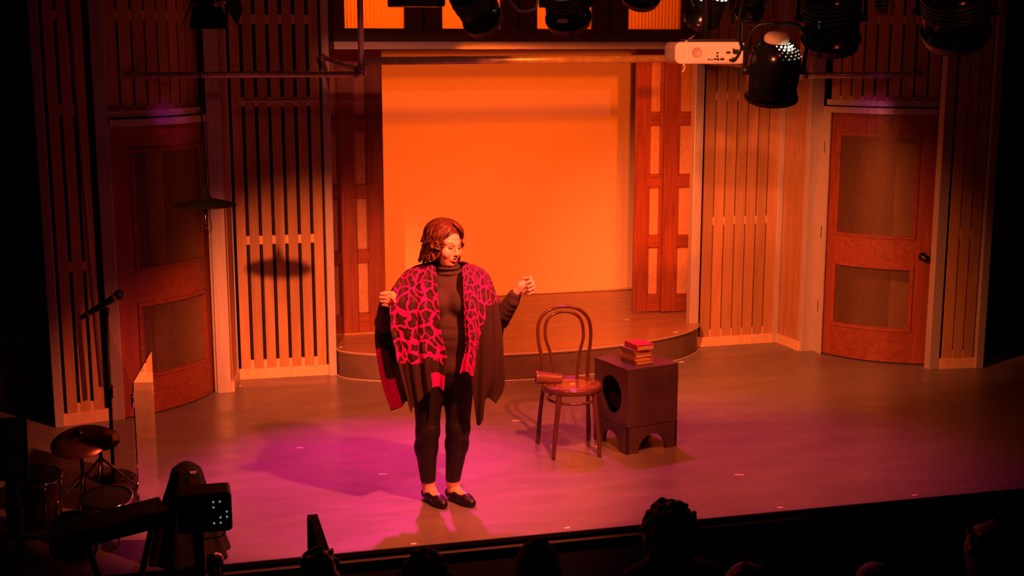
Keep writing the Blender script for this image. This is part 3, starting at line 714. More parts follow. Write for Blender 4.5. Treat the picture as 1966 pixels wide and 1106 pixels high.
dome_can('large black domed can light with glowing vents hanging right of the projector', (2.885, 6.02, 2.50), .128, .30)
def bead_ring(r, n, a0_, a1_, z, br=.0075): return [(r*math.cos(R(a0_+(a1_-a0_)*i/(n-1))), r*math.sin(R(a0_+(a1_-a0_)*i/(n-1))), z, br, 'glow_dot') for i in range(n)]
can_light('black lamp with ribbed housing hanging before the second orange window pane', (1.50, 6.6, 2.80), (.5, .55, -.66), .10, .27)
fl = can_light('black lamp with a lit chain of beads round its rim before the third orange pane', (1.985, 6.6, 2.815), (.25, .5, -.8), .115, .25, beads=bead_ring(.112, 5, 196, 232, -.115)+bead_ring(.112, 4, 255, 300, -.115))
MB().box((1.90, 6.47, 2.715), (1.95, 6.49, 2.735)).build('warning_label', M['projector_d'], fl, label='orange label')
can_light('black lamp whose rim just shows before the rightmost orange pane', (2.40, 6.6, 2.92), (.1, .6, -.7), .10, .22)
can_light('black lamp with lit beads hanging directly above the projector', (2.70, 6.45, 2.80), (-.15, .5, -.85), .09, .22, beads=bead_ring(.095, 6, 150, 200, -.06, .006)+bead_ring(.09, 3, 250, 285, -.09, .006))
can_light('small black lamp with a chain of lit beads above the domed can', (2.98, 6.55, 2.84), (.3, .5, -.8), .075, .2, beads=bead_ring(.08, 5, 300, 345, -.06, .005))
can_light('big black lamp silhouette right of the domed can', (3.175, 6.0, 2.735), (.2, .35, -.9), .14, .32, name='fresnel_light')
can_light('big black lamp silhouette furthest right above the right door', (3.87, 6.0, 2.77), (.35, .45, -.8), .165, .32, name='fresnel_light')
can_light('black lamp with open barn doors above the left slats', (.19, 7.0, 2.93), (.1, .45, -.9), .095, .22, name='fresnel_light', doors=True, bar=(6.5, 3.12))
bxl = thing('dimmer_box', 'flat black box hanging before the first orange window pane', 'box', (1.27, 7.0, 2.9))
MB().rbox((1.13, 6.9, 2.805), (1.405, 7.1, 3.0), .01, 1).build('case', M['black'], bxl)
MB().box((1.17, 6.895, 2.85), (1.36, 6.9, 2.95)).build('face_plate', M['black_gloss'], bxl); hang(bxl, (1.27, 7.0, 3.0))
cg = thing('wire_cage_lamp', 'small lamp in a wire cage lit pink at the top right', 'stage light', (4.02, 7.0, 2.9))
for i in range(7):
    z = 2.775+i*.022; MB().tube([(4.02+.075*math.cos(t), 7.0+.075*math.sin(t), z) for t in [2*PI*k/24 for k in range(24)]], .003, 5, True).build('cage_ring', M['board'], cg)
for k in range(10):
    t = 2*PI*k/10; MB().tube([(4.02+.075*math.cos(t), 7+.075*math.sin(t), 2.775), (4.02+.075*math.cos(t), 7+.075*math.sin(t), 2.92)], .003, 5).build('cage_wire', M['board'], cg)
MB().lathe([(0, 0), (.04, .01), (.045, .08), (.03, .15)], (4.02, 7, 2.78), (0, 0, 1), 18).build('lens_body', M['black'], cg)
hang(cg, (4.02, 7.0, 2.92))
lc = thing('looped_cable', 'pale cable drooping in a loop between the two lamps before the orange panes', 'cable', (1.77, 6.6, 2.85))
MB().tube(smooth_path([(1.66, 6.6, 3.1), (1.67, 6.6, 2.86), (1.70, 6.6, 2.80), (1.74, 6.6, 2.775), (1.79, 6.6, 2.78), (1.825, 6.6, 2.82), (1.85, 6.6, 3.1)], 6), .007, 8).build('loop', M['cable'], lc)

# ------------------------------------------------------------------ projector
pa = R(-9); pj = thing('projector', 'white ceiling projector with socket panel hanging above the right slats', 'projector', (2.59, 6.12, 2.512), pa)
def pb(name, mb, m, **k): return mb.build(name, M[m], pj, world=False, **k)
pb('case', MB().rbox((-.18, -.0, 0), (.178, .26, .108), .028, 1, 5), 'projector', bevel=.006)
pb('rear_panel', MB().rbox((-.115, -.006, .008), (.17, .0, .098), .024, 1, 5), 'projector')
pb('vent', MB().lathe([(0, 0), (.026, 0), (.026, .002), (.022, .002), (.020, .0), (0, .0005)], (-.075, -.0065, .056), (0, -1, 0), 24), 'projector_d')
pb('port_plate', MB().box((-.02, -.0075, .02), (.15, -.006, .085)), 'projector')
for x, z, a, b in ((-.012, .018, .006, .003), (.003, .017, .004, .003), (.018, .02, .006, .004), (.033, .019, .007, .005), (.055, .02, .01, .005), (.085, .052, .011, .005), (.03, .05, .005, .005), (.03, .034, .005, .005), (.115, .02, .012, .008), (.125, .055, .012, .012), (.112, .06, .005, .012)):
    pb('socket', MB().box((x-a, -.0095, z-b+.004), (x+a, -.007, z+b+.004)), 'dark')
pb('lens', MB().lathe([(0, 0), (.03, 0), (.034, .02), (.026, .024), (0, .018)], (.06, .26, .05), (0, 1, 0), 24), 'black_gloss')
pb('tape_flap', MB().tube(smooth_path([(-.14, .0, .005), (-.135, -.01, -.012), (-.138, -.012, -.03), (-.148, -.012, -.038)], 4), .004, 6), 'projector')
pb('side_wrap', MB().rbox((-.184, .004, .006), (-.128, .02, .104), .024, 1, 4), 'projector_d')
pb('ceiling_plate', MB().box((-.11, .03, .110), (.13, .22, .122)), 'black')
pb('mount_arm', MB().tube([(.0, .13, .12), (0, .13, .6)], .018, 10), 'black')
pb('mount_leg', MB().tube([(-.12, .05, .108), (-.06, .1, .14)], .005, 6), 'steel')
pb('power_cable', MB().tube(smooth_path([(.09, -.014, .02), (.11, -.03, .022), (.14, -.02, .06), (.15, -.01, .12), (.15, .0, .3), (.14, .1, .55)], 6), .0055, 6), 'black')

# ------------------------------------------------------------------ soft bodies: a signed-distance grid turned into one surface
class Field:
    def __init__(s, lo, hi, h):
        s.h = h; s.lo = np.array(lo, float); s.n = np.ceil((np.array(hi)-s.lo)/h).astype(int)+1
        s.d = np.full(s.n, .2, np.float32)
        s.ax = [s.lo[i]+h*np.arange(s.n[i]) for i in range(3)]
    def sub(s, lo, hi):
        a = np.clip(np.floor((np.array(lo)-s.lo)/s.h).astype(int), 0, s.n-1); b = np.clip(np.ceil((np.array(hi)-s.lo)/s.h).astype(int)+1, a+1, s.n)
        sl = tuple(slice(i, j) for i, j in zip(a, b))
        X = [s.ax[0][sl[0]][:, None, None], s.ax[1][sl[1]][None, :, None], s.ax[2][sl[2]][None, None, :]]
        return sl, X
    def merge(s, sl, q, k, op='u'):
        d = s.d[sl]
        if op == 'u':
            h = np.clip(.5+.5*(d-q)/k, 0, 1); s.d[sl] = (d*(1-h)+q*h-k*h*(1-h)).astype(np.float32)
        else:                                   # carve
            h = np.clip(.5-.5*(d+q)/k, 0, 1); s.d[sl] = (d*(1-h)-q*h+k*h*(1-h)).astype(np.float32)
    def cap(s, a, b, ra, rb=None, k=.015, op='u', sc=None):
        a = np.array(a, float); b = np.array(b, float); rb = ra if rb is None else rb; m = max(ra, rb)+k*2+s.h*3
        sl, X = s.sub(np.minimum(a, b)-m, np.maximum(a, b)+m); ab = b-a; L = max(ab @ ab, 1e-9)
        t = np.clip(sum((X[i]-a[i])*ab[i] for i in range(3))/L, 0, 1)
        q = np.sqrt(sum((X[i]-a[i]-t*ab[i])**2 for i in range(3)))-(ra+(rb-ra)*t)
        s.merge(sl, q, k, op); return s
    def ell(s, c, r, k=.015, op='u', rot=None):
        c = np.array(c, float); r = np.array(r, float); m = r.max()+k*2+s.h*3
        sl, X = s.sub(c-m, c+m); Y = [X[i]-c[i] for i in range(3)]
        if rot is not None: Y = [sum(rot[j][i]*Y[j] for j in range(3)) for i in range(3)]
        k0 = np.sqrt(sum((Y[i]/r[i])**2 for i in range(3))); k1 = np.sqrt(sum((Y[i]/r[i]**2)**2 for i in range(3)))
        s.merge(sl, k0*(k0-1)/np.maximum(k1, 1e-6), k, op); return s
    def chain(s, pts, rs, k=.012):
        for i in range(len(pts)-1): s.cap(pts[i], pts[i+1], rs[i], rs[i+1], k)
        return s
    def plane(s, p, n):                         # keep the side the normal points away from
        n = np.array(n, float); n /= np.linalg.norm(n)
        q = (s.ax[0][:, None, None]-p[0])*n[0]+(s.ax[1][None, :, None]-p[1])*n[1]+(s.ax[2][None, None, :]-p[2])*n[2]
        s.d = np.maximum(s.d, q.astype(np.float32)); return s
    def surface(s, name, material, smooth=1):
        d = s.d; neg = d < 0
        c = [neg[i:neg.shape[0]-1+i, j:neg.shape[1]-1+j, k:neg.shape[2]-1+k] for i in (0, 1) for j in (0, 1) for k in (0, 1)]
        al = c[0].copy(); an = c[0].copy()
        for q in c[1:]: al &= q; an |= q
        act = an & ~al; idx = np.argwhere(act); vid = np.full(act.shape, -1, np.int32); vid[act] = np.arange(len(idx))
        off = [(i, j, k) for i in (0, 1) for j in (0, 1) for k in (0, 1)]
        val = [d[idx[:, 0]+o[0], idx[:, 1]+o[1], idx[:, 2]+o[2]] for o in off]
        P = np.zeros((len(idx), 3)); W = np.zeros(len(idx))
        for a in range(8):
            for b in range(a+1, 8):
                df = [off[b][i]-off[a][i] for i in range(3)]
                if sum(df) != 1 or min(df) < 0: continue
                m = (val[a] < 0) != (val[b] < 0); t = val[a][m]/(val[a][m]-val[b][m])
                P[m] += np.array(off[a])+t[:, None]*np.array(df); W[m] += 1
        P = (idx+P/W[:, None])*s.h+s.lo
        F = []
        for ax in range(3):
            sl0 = [slice(1, -1)]*3; sl1 = [slice(1, -1)]*3; sl0[ax] = slice(0, -1); sl1[ax] = slice(1, None)
            A = neg[tuple(sl0)]; B = neg[tuple(sl1)]; e = np.argwhere(A != B); st = A[A != B]
            e = e+np.array([0 if i == ax else 1 for i in range(3)])
            u, v = [(1, 2), (2, 0), (0, 1)][ax]; du = np.eye(3, dtype=int)[u]; dv = np.eye(3, dtype=int)[v]
            g = lambda q: vid[q[:, 0], q[:, 1], q[:, 2]]
            f = np.stack([g(e-du-dv), g(e-dv), g(e), g(e-du)], 1); f[~st] = f[~st][:, ::-1]; F.append(f)
        F = np.concatenate(F); F = F[(F >= 0).all(1)]
        for _ in range(smooth):                 # light relaxation
            acc = np.zeros_like(P); cnt = np.zeros(len(P))
            for a in range(4):
                i, j = F[:, a], F[:, (a+1) % 4]
                for q in range(3):
                    acc[:, q] += np.bincount(i, P[j, q], len(P))+np.bincount(j, P[i, q], len(P))
                cnt += np.bincount(i, minlength=len(P))+np.bincount(j, minlength=len(P))
            P = P*.45+.55*acc/np.maximum(cnt, 1)[:, None]
        me = bpy.data.meshes.new(name); nf = len(F)
        me.vertices.add(len(P)); me.vertices.foreach_set('co', P.astype(np.float32).ravel())
        me.loops.add(nf*4); me.loops.foreach_set('vertex_index', F.astype(np.int32).ravel())
        me.polygons.add(nf); me.polygons.foreach_set('loop_start', np.arange(0, nf*4, 4, dtype=np.int32))
        me.update(calc_edges=True); me.validate(); me.polygons.foreach_set('use_smooth', np.ones(len(me.polygons), bool))
        me.materials.append(material); return me
def soft(f, name, m, parent, smooth=1): return reg(bpy.data.objects.new(name, f.surface(name, M[m], smooth)), parent)

# ------------------------------------------------------------------ the performer (local frame: x to her left as we see it rightwards, y away from us, z up)
HY, HP, HR_ = R(43), R(-7), R(5)
f_ = np.array([math.sin(HY)*math.cos(HP), -math.cos(HY)*math.cos(HP), math.sin(HP)])
x_ = np.cross(f_, [0, 0, 1]); x_ /= np.linalg.norm(x_); z_ = np.cross(x_, f_)
x2 = x_*math.cos(HR_)+z_*math.sin(HR_); z2 = -x_*math.sin(HR_)+z_*math.cos(HR_)
HM = np.stack([x2, f_, z2], 1); HC = np.array([.022, -.02, 1.517])
def hd(p): return HC+HM @ np.array(p, float)
def hell(F, c, r, k=.012, op='u'): F.ell(hd(c), r, k, op, HM)
def hcap(F, a, b, ra, rb=None, k=.01, op='u'): F.cap(hd(a), hd(b), ra, rb, k, op)

per = thing('person', 'performer in a red and black animal print poncho, black turtleneck and flats, arms raised', 'person', (1.405, 7.07, 0), R(-11.24))
B = Field((-.42, -.30, -.012), (.56, .24, 1.66), .004)
# head
hell(B, (0, -.012, .030), (.073, .092, .080)); hell(B, (0, .030, -.018), (.062, .058, .086), .02)
hell(B, (0, .036, -.076), (.053, .047, .036), .02); hell(B, (0, .070, -.098), (.020, .016, .015), .015); hell(B, (0, .03, -.105), (.038, .04, .02), .02)
for s in (-1, 1):
    hell(B, (s*.038, .060, -.040), (.029, .026, .028), .018)
    hcap(B, (s*.050, .062, .020), (s*.014, .082, .017), .008, .009, .014)
    hell(B, (s*.030, .082, -.002), (.017, .010, .011), .010, 'c'); hell(B, (s*.030, .0735, -.002), (.0145, .0125, .0125), .004)
    hell(B, (s*.0105, .096, -.042), (.008, .009, .007), .006); hell(B, (s*.074, .0, -.012), (.012, .026, .033), .006)
hcap(B, (0, .083, .012), (0, .104, -.032), .0085, .0105, .012); hell(B, (0, .105, -.037), (.0115, .0115, .0105), .006)
hell(B, (0, .084, -.066), (.026, .012, .02), .012)
hcap(B, (-.020, .083, -.062), (0, .094, -.0585), .005, .0065, .006); hcap(B, (.020, .083, -.062), (0, .094, -.0585), .005, .0065, .006)
hcap(B, (-.018, .082, -.075), (.018, .082, -.075), .006, .006, .006); hell(B, (0, .089, -.0765), (.014, .008, .0065), .005)
hell(B, (0, .097, -.0675), (.013, .012, .0045), .003, 'c')
# neck, trunk
B.cap((.030, .012, 1.28), (.030, -.008, 1.43), .056, .052, .02)
B.ell((.03, .01, 1.22), (.155, .10, .15), .03).ell((.03, -.005, 1.02), (.155, .125, .20), .04).ell((.005, .012, .83), (.165, .122, .13), .04)
for u in (-.035, .105): B.ell((u, -.085, 1.19), (.07, .06, .075), .03)
B.cap((-.11, .02, 1.30), (.17, .02, 1.30), .052, .052, .03)
# arms
SL, EL, WL = (-.145, .02, 1.275), (-.325, .03, 1.06), (-.315, -.10, 1.185)
SR, ER, WR = (.205, .02, 1.275), (.325, -.01, 1.08), (.405, -.10, 1.235)
for s_, e, w_ in ((SL, EL, WL), (SR, ER, WR)):
    B.cap(s_, e, .056, .044, .025); B.cap(e, w_, .042, .027, .015)
# legs
LH, LK, LC, LA = (-.083, .01, .80), (-.088, -.012, .43), (-.098, .014, .33), (-.090, .035, .10)
RH, RK, RC, RAn = (.090, .01, .80), (.085, -.012, .445), (.078, .014, .345), (.052, .035, .11)
for a, b, c_, d in ((LH, LK, LC, LA), (RH, RK, RC, RAn)):
    B.chain([a, b, c_, d], [.098, .060, .059, .035], .03)
# feet
FD = {}
for nm, an, ang_ in (('l', LA, 30), ('r', RAn, 38)):
    dr = np.array([math.sin(R(ang_)), -math.cos(R(ang_)), 0]); h0 = np.array([an[0], an[1]+.01, 0])-dr*.02
    FD[nm] = (dr, h0)
    B.cap(an, h0+dr*.03+[0, 0, .06], .035, .034, .02)
    B.cap(h0+[0, 0, .034], h0+dr*.05+[0, 0, .05], .028, .034, .02); B.cap(h0+dr*.05+[0, 0, .052], h0+dr*.15+[0, 0, .030], .034, .027, .02)
    B.cap(h0+dr*.14+[0, 0, .026], h0+dr*.19+[0, 0, .020], .034, .022, .02)
# hands: palm, four bent fingers and a thumb each
def hand(F, wrist, palm, knuck, curl, thumb, rad=.0088):
    F.cap(wrist, palm[0], .026, .024, .012); F.chain(palm, [.024]*len(palm), .01)
    for kp, cv, r in zip(knuck, curl, (rad, rad*1.05, rad, rad*.86)):
        F.chain([kp]+cv, [r*1.12, r*1.05, r, r*.85], .004)
    F.chain(thumb, [.013, .0115, .0095, .0085], .006)
kn = []; cu = []
for i in range(4):
    z = 1.268-.0205*i; ex = (.006, .010, .006, -.002)[i]
    kn.append((-.268, -.150, z-.002)); cu.append([(-.306-ex, -.158, z), (-.326-ex, -.180, z-.002), (-.298, -.196, z-.004)])
hand(B, WL, [(-.300, -.115, 1.200), (-.278, -.138, 1.222), (-.272, -.142, 1.246)], kn, cu, [(-.288, -.115, 1.200), (-.262, -.150, 1.205), (-.262, -.180, 1.225), (-.272, -.195, 1.245)])
kn = []; cu = []
for i in range(4):
    t = i/3; k0 = np.array((.452+.026*t, -.120, 1.334-.062*t)); out = np.array((.040, -.026, .006))*(1, 1.05, .98, .8)[i]
    p1 = k0+out; p2 = p1+np.array((-.004, -.030, -.012)); p3 = p2+np.array((-.026, -.004, -.010))
    kn.append(tuple(k0)); cu.append([tuple(p1), tuple(p2), tuple(p3)])
hand(B, WR, [(.422, -.110, 1.262), (.440, -.118, 1.292), (.456, -.120, 1.300)], kn, cu, [(.430, -.115, 1.265), (.458, -.148, 1.262), (.478, -.165, 1.272), (.490, -.172, 1.285)])
body = soft(B, 'body', 'skin', per)

def lmb(): return MB()
def pbld(mb, name, m, par=None, **k): return mb.build(name, M[m], par or per, world=False, **k)
for s in (-1, 1):       # lowered eyelids, lashes and brows
    e = hd((s*.030, .0735, -.002))
    pbld(MB().tube([hd((s*(.030+.0155*math.cos(t)), .0735+.0125*math.sqrt(max(0, 1-(math.cos(t)*.95)**2)), -.0035-.005*math.sin(t))) for t in [PI*i/10 for i in range(11)]], .0017, 6), 'eyelash', 'lash')
    pbld(MB().tube(smooth_path([hd((s*.016, .0865, .018)), hd((s*.030, .083, .0255)), hd((s*.044, .074, .0245)), hd((s*.053, .064, .016))], 4), [.0024]*6+[.002]*4+[.0013]*3, 6), 'eyebrow', 'brow')
    pbld(MB().tube([hd((s*(.030+.013*math.cos(t)), .0745+.0125*math.sqrt(max(0, 1-(math.cos(t)*.85)**2)), .003+.004*math.sin(t))) for t in [PI*i/10 for i in range(11)]], .0028, 6), 'eyelid', 'lid')
pbld(MB().tube(smooth_path([hd((-.0225, .0835, -.0655)), hd((-.010, .0935, -.060)), hd((0, .0975, -.0615)), hd((.010, .0935, -.060)), hd((.0225, .0835, -.0655))], 4), [.0018]+[.0042]*15+[.0018], 8), 'upper_lip', 'lips')
pbld(MB().tube(smooth_path([hd((-.0215, .0830, -.0675)), hd((-.011, .0915, -.0775)), hd((0, .0945, -.0795)), hd((.011, .0915, -.0775)), hd((.0215, .0830, -.0675))], 4), [.0018]+[.0048]*15+[.0018], 8), 'lower_lip', 'lips')
mo = MB().ball((0, 0, 0), 1, 8); mo.v = [tuple(hd((p[0]*.0165, .0875+p[1]*.006, -.069+p[2]*.0065))) for p in map(Vector, mo.v)]; pbld(mo, 'mouth_opening', 'mouth')

# hair: a cap grown out into wavy locks
Hf = Field((-.22, -.20, 1.33), (.22, .20, 1.68), .003)
hell(Hf, (0, -.026, .040), (.086, .100, .084), .01); hell(Hf, (0, -.062, -.035), (.084, .062, .080), .02)
hell(Hf, (0, .088, -.045), (.060, .075, .088), .012, 'c')
def lock(ph, sweep, th1, drop, jit, r0, wav=.0105):
    """one wavy strand: ph start bearing, sweep = bearing gained on the way down, th1 = polar angle where it leaves the skull"""
    pts = []; n = 11
    for i in range(n):
        t = i/(n-1); th = R(13)+(R(th1)-R(13))*t; p = ph+sweep*t**1.15
        rx, ry, rz = .094+jit*.007, .110+jit*.007, .096+jit*.005
        wv = math.sin(t*8+ph*5+jit*6)*wav*(.25+t)
        pts.append(np.array((rx*math.sin(th)*math.sin(p)+wv*math.cos(p), -.020+ry*math.sin(th)*math.cos(p)-wv*math.sin(p), .034+rz*math.cos(th))))
    base = pts[-1]; p = ph+sweep; dirn = np.array((math.sin(p), math.cos(p), 0)); side = np.array((math.cos(p), -math.sin(p), 0))
    for i in range(1, 8):
        t = i/7; pts.append(base+dirn*(.026*t**2.2-.012*t)+side*wav*1.7*math.sin(t*6+ph*7+jit*3)*min(1, t*3)-np.array((0, 0, drop*t)))
    m = len(pts)
    for i in range(m-1):
        f0, f1 = i/(m-1), (i+1)/(m-1); ra = r0*(.55+.6*math.sin(PI*min(1, .12+.84*f0))); rb = r0*(.55+.6*math.sin(PI*min(1, .12+.84*f1)))
        Hf.cap(hd(pts[i]), hd(pts[i+1]), ra, rb, .0028)
for i in range(64):                                    # long under layer, sides and back
    ph = R(66+i*(228/63)); ph = ph if ph < PI else ph-2*PI
    lock(ph, 0, 100, .098+.045*max(0, -math.cos(ph))+rng.uniform(-.012, .018), rng.uniform(-.6, .5), .0095)
for i in range(74):                                    # shorter top layer over it
    ph = R(60+i*(240/73)); ph = ph if ph < PI else ph-2*PI
    lock(ph+rng.uniform(-.08, .08), rng.uniform(-.12, .12), rng.uniform(78, 98), rng.uniform(.02, .06), rng.uniform(.5, 1.3), rng.uniform(.0055, .008), .008)
for sg in (-1, 1):                                     # parted fringe swept to both temples
    for i in range(15):
        ph = sg*R(3+i*4.6); end = sg*R(66 if sg < 0 else 58)+sg*R(i*1.6)
        lock(ph, end-ph, rng.uniform(84, 96), (.030 if i < 7 else .055)+rng.uniform(-.006, .014), rng.uniform(-.2, 1.3), rng.uniform(.007, .010), .006)
soft(Hf, 'hair', 'hair', per, 0)

# turtleneck sweater
W_ = Field((-.42, -.27, .76), (.48, .24, 1.45), .005)
W_.ell((.03, .01, 1.22), (.165, .112, .158), .03).ell((.03, -.005, 1.02), (.166, .138, .205), .04).ell((.005, .010, .84), (.172, .133, .13), .04)
for u in (-.035, .105): W_.ell((u, -.088, 1.19), (.074, .064, .078), .03)
W_.cap((-.11, .02, 1.30), (.17, .02, 1.30), .058, .058, .03)
for s_, e, w_ in ((SL, EL, WL), (SR, ER, WR)):
    W_.cap(s_, e, .058, .055, .025); W_.cap(e, w_, .053, .036, .015)
    ev_ = np.array(e); wv_ = np.array(w_); dv_ = (wv_-ev_)/np.linalg.norm(wv_-ev_)
    for t in (.2, .38, .56, .74): W_.cap(ev_+(wv_-ev_)*t+[0, .006, .0], ev_+(wv_-ev_)*t+[.012, -.02, .004], .046-.013*t, .046-.013*t, .008)
W_.cap((.030, .010, 1.30), (.036, -.008, 1.43), .067, .067, .02)
for z, r in ((1.352, .071), (1.382, .0745), (1.408, .073)): W_.ell((.033, -.002, z), (r, r+.004, .016), .006)
for z in (1.06, 1.105, .99, .93, .875):       # soft horizontal creases across the front
    W_.cap((-.10, -.155, z), (.15, -.155, z-.012), .012, .012, .02, 'c')
W_.plane((0, 0, .79), (0, 0, -1)); W_.plane((0.03, 0, 1.418), (.30, 0.05, 1))
soft(W_, 'turtleneck_sweater', 'sweater', per)

# trousers
T = Field((-.22, -.18, .08), (.22, .20, .86), .005)
T.ell((.005, .012, .80), (.168, .126, .10), .04)
for a, b, c_, d in ((LH, LK, LC, LA), (RH, RK, RC, RAn)):
    T.chain([a, b, c_, d], [.100, .065, .064, .042], .03)
    for dz in (.022, -.004, -.03):
        T.cap((b[0]-.03, b[1]-.058, b[2]+dz), (b[0]+.032, b[1]-.057, b[2]+dz+.01), .008, .008, .012)
    for t in (.12, .22, .34):
        q = np.array(d)+(np.array(c_)-np.array(d))*t; T.cap(q+[-.03, -.035, -.006], q+[.03, -.036, .006], .006, .006, .008)
T.plane((0, 0, .118), (0, 0, -1))
soft(T, 'trousers', 'trousers', per)
for nm in 'lr':
    dr, h0 = FD[nm]; Sh = Field((h0[0]-.08, -.27, -.006), (h0[0]+.2, .10, .12), .004)
    Sh.cap(h0+[0, 0, .036], h0+dr*.06+[0, 0, .042], .034, .038, .02); Sh.cap(h0+dr*.05+[0, 0, .036], h0+dr*.15+[0, 0, .028], .040, .034, .02)
    Sh.cap(h0+dr*.14+[0, 0, .026], h0+dr*.19+[0, 0, .022], .040, .028, .02)
    up = h0+dr*.075+np.array([0, 0, .085]); Sh.cap(h0+dr*.035+[0, 0, .10], h0+dr*.118+[0, 0, .066], .036, .024, .006, 'c'); Sh.cap(h0+dr*.0+[0, 0, .12], h0+dr*.05+[0, 0, .12], .052, .046, .006, 'c')
    Sh.plane((0, 0, 0.0), (0, 0, -1))
    soft(Sh, 'flat_shoe', 'shoe', per)

# poncho: three hanging pieces interpolated between hand-set fold lines
def sheet(name, lines, mask, res=(90, 110), folds=()):
    Lc = [np.array(smooth_path(l, 22)) for l in lines]            # each line resampled evenly
    rows = []
    for P in Lc:
        s_ = np.r_[0, np.cumsum(np.linalg.norm(np.diff(P, axis=0), axis=1))]; s_ /= s_[-1]
        tt = np.linspace(0, 1, res[1]); rows.append(np.stack([np.interp(tt, s_, P[:, i]) for i in range(3)], 1))
    rows = np.array(rows); grid = np.zeros((res[0], res[1], 3))
    for j in range(res[1]):
        sp = smooth_path([Vector(p) for p in rows[:, j]], 20); Q = np.array(sp); grid[:, j] = np.stack([np.interp(np.linspace(0, len(Q)-1, res[0]), np.arange(len(Q)), Q[:, i]) for i in range(3)], 1)
    uu = np.linspace(0, 1, res[0])[:, None]; tt = np.linspace(0, 1, res[1])[None, :]
    du = np.gradient(grid, axis=0); dt = np.gradient(grid, axis=1); nn = np.cross(du, dt); nn /= np.maximum(np.linalg.norm(nn, axis=2, keepdims=True), 1e-9)
    amp = sum(a*np.sin(uu*2*PI*fq+ph+tt*sh) for a, fq, ph, sh in folds)*(.15+.85*tt**.8)
    if len(folds): grid = grid+nn*amp[..., None]
    idx = np.arange(res[0]*res[1]).reshape(res); F = np.stack([idx[:-1, :-1], idx[1:, :-1], idx[1:, 1:], idx[:-1, 1:]], -1).reshape(-1, 4)
    me = bpy.data.meshes.new(name); me.from_pydata(grid.reshape(-1, 3).tolist(), [], F.tolist())
    uvl = me.uv_layers.new(name='UVMap'); li = F.reshape(-1)
    wid = np.linalg.norm(np.diff(grid[:, res[1]//2], axis=0), axis=1).sum(); hgt = np.linalg.norm(np.diff(grid[res[0]//2], axis=0), axis=1).sum()
    U = np.broadcast_to(uu, res).reshape(-1)*wid; V_ = np.broadcast_to(tt, res).reshape(-1)*hgt
    ofs = {'front_left': 0, 'front_right': 1.7, 'back': 3.1}[name]
    uvl.data.foreach_set('uv', np.stack([U[li]+ofs, V_[li]], 1).astype(np.float32).ravel())
    ca = me.color_attributes.new('mask', 'FLOAT_COLOR', 'POINT'); mk = mask(np.broadcast_to(uu, res), np.broadcast_to(tt, res), grid)
    col = np.zeros((res[0]*res[1], 4), np.float32); col[:, 0] = mk[0].reshape(-1); col[:, 1] = mk[1].reshape(-1); col[:, 3] = 1
    ca.data.foreach_set('color', col.ravel())
    me.polygons.foreach_set('use_smooth', np.ones(len(F), bool)); me.materials.append(M['poncho'])
    return me
def lp(*a): return [Vector(p) for p in a]
FL = [lp((-.032, -.10, 1.395), (-.028, -.155, 1.34), (-.018, -.185, 1.19), (-.006, -.19, 1.03), (.022, -.188, .92), (.012, -.18, .83), (.004, -.175, .715)),
      lp((-.055, -.07, 1.405), (-.07, -.15, 1.34), (-.075, -.195, 1.19), (-.072, -.20, 1.03), (-.06, -.2, .9), (-.05, -.19, .8), (-.045, -.18, .735)),
      lp((-.075, -.03, 1.40), (-.13, -.11, 1.345), (-.145, -.19, 1.20), (-.14, -.2, 1.03), (-.125, -.2, .87), (-.115, -.19, .75), (-.105, -.185, .68)),
      lp((-.085, .01, 1.395), (-.185, -.06, 1.35), (-.225, -.17, 1.22), (-.215, -.195, 1.03), (-.195, -.195, .85), (-.175, -.19, .72), (-.16, -.185, .63)),
      lp((-.09, .03, 1.39), (-.20, -.02, 1.348), (-.272, -.14, 1.262), (-.283, -.185, 1.12), (-.258, -.19, .95), (-.222, -.19, .78), (-.178, -.185, .60))]
FRl = [lp((.18, .03, 1.385), (.255, .0, 1.337), (.300, -.06, 1.215), (.322, -.10, 1.05), (.333, -.12, .88), (.336, -.12, .72), (.29, -.12, .63)),
      lp((.165, .0, 1.395), (.235, -.05, 1.348), (.268, -.12, 1.215), (.275, -.155, 1.05), (.275, -.165, .88), (.265, -.165, .76), (.235, -.16, .655)),
      lp((.15, -.03, 1.40), (.20, -.095, 1.335), (.218, -.16, 1.21), (.220, -.18, 1.05), (.215, -.185, .90), (.205, -.18, .72), (.195, -.175, .51)),
      lp((.135, -.065, 1.405), (.16, -.13, 1.34), (.168, -.18, 1.20), (.170, -.195, 1.05), (.165, -.195, .93), (.155, -.19, .85), (.155, -.185, .80)),
      lp((.115, -.09, 1.395), (.118, -.15, 1.34), (.122, -.185, 1.20), (.126, -.195, 1.05), (.128, -.195, .95), (.11, -.19, .87), (.096, -.185, .808))]
BK = [lp((-.09, .02, 1.39), (-.20, .02, 1.35), (-.30, .06, 1.20), (-.372, .075, 1.02), (-.365, .06, .85), (-.335, .05, .68), (-.29, .03, .545)),
      lp((-.09, .04, 1.395), (-.19, .06, 1.35), (-.27, .12, 1.20), (-.31, .14, 1.02), (-.30, .13, .85), (-.26, .11, .68), (-.225, .09, .56)),
      lp((-.06, .07, 1.40), (-.12, .11, 1.33), (-.17, .165, 1.18), (-.19, .19, 1.0), (-.19, .19, .85), (-.18, .18, .72), (-.165, .17, .62)),
      lp((.03, .085, 1.41), (.03, .13, 1.33), (.03, .175, 1.18), (.03, .20, 1.0), (.03, .20, .85), (.03, .195, .72), (.03, .19, .64)),
      lp((.12, .07, 1.40), (.17, .11, 1.33), (.22, .155, 1.18), (.24, .18, 1.0), (.24, .18, .85), (.24, .17, .74), (.23, .16, .66)),
      lp((.16, .045, 1.39), (.25, .05, 1.338), (.31, .085, 1.2), (.35, .10, 1.06), (.335, .10, .9), (.32, .10, .78), (.30, .10, .68))]
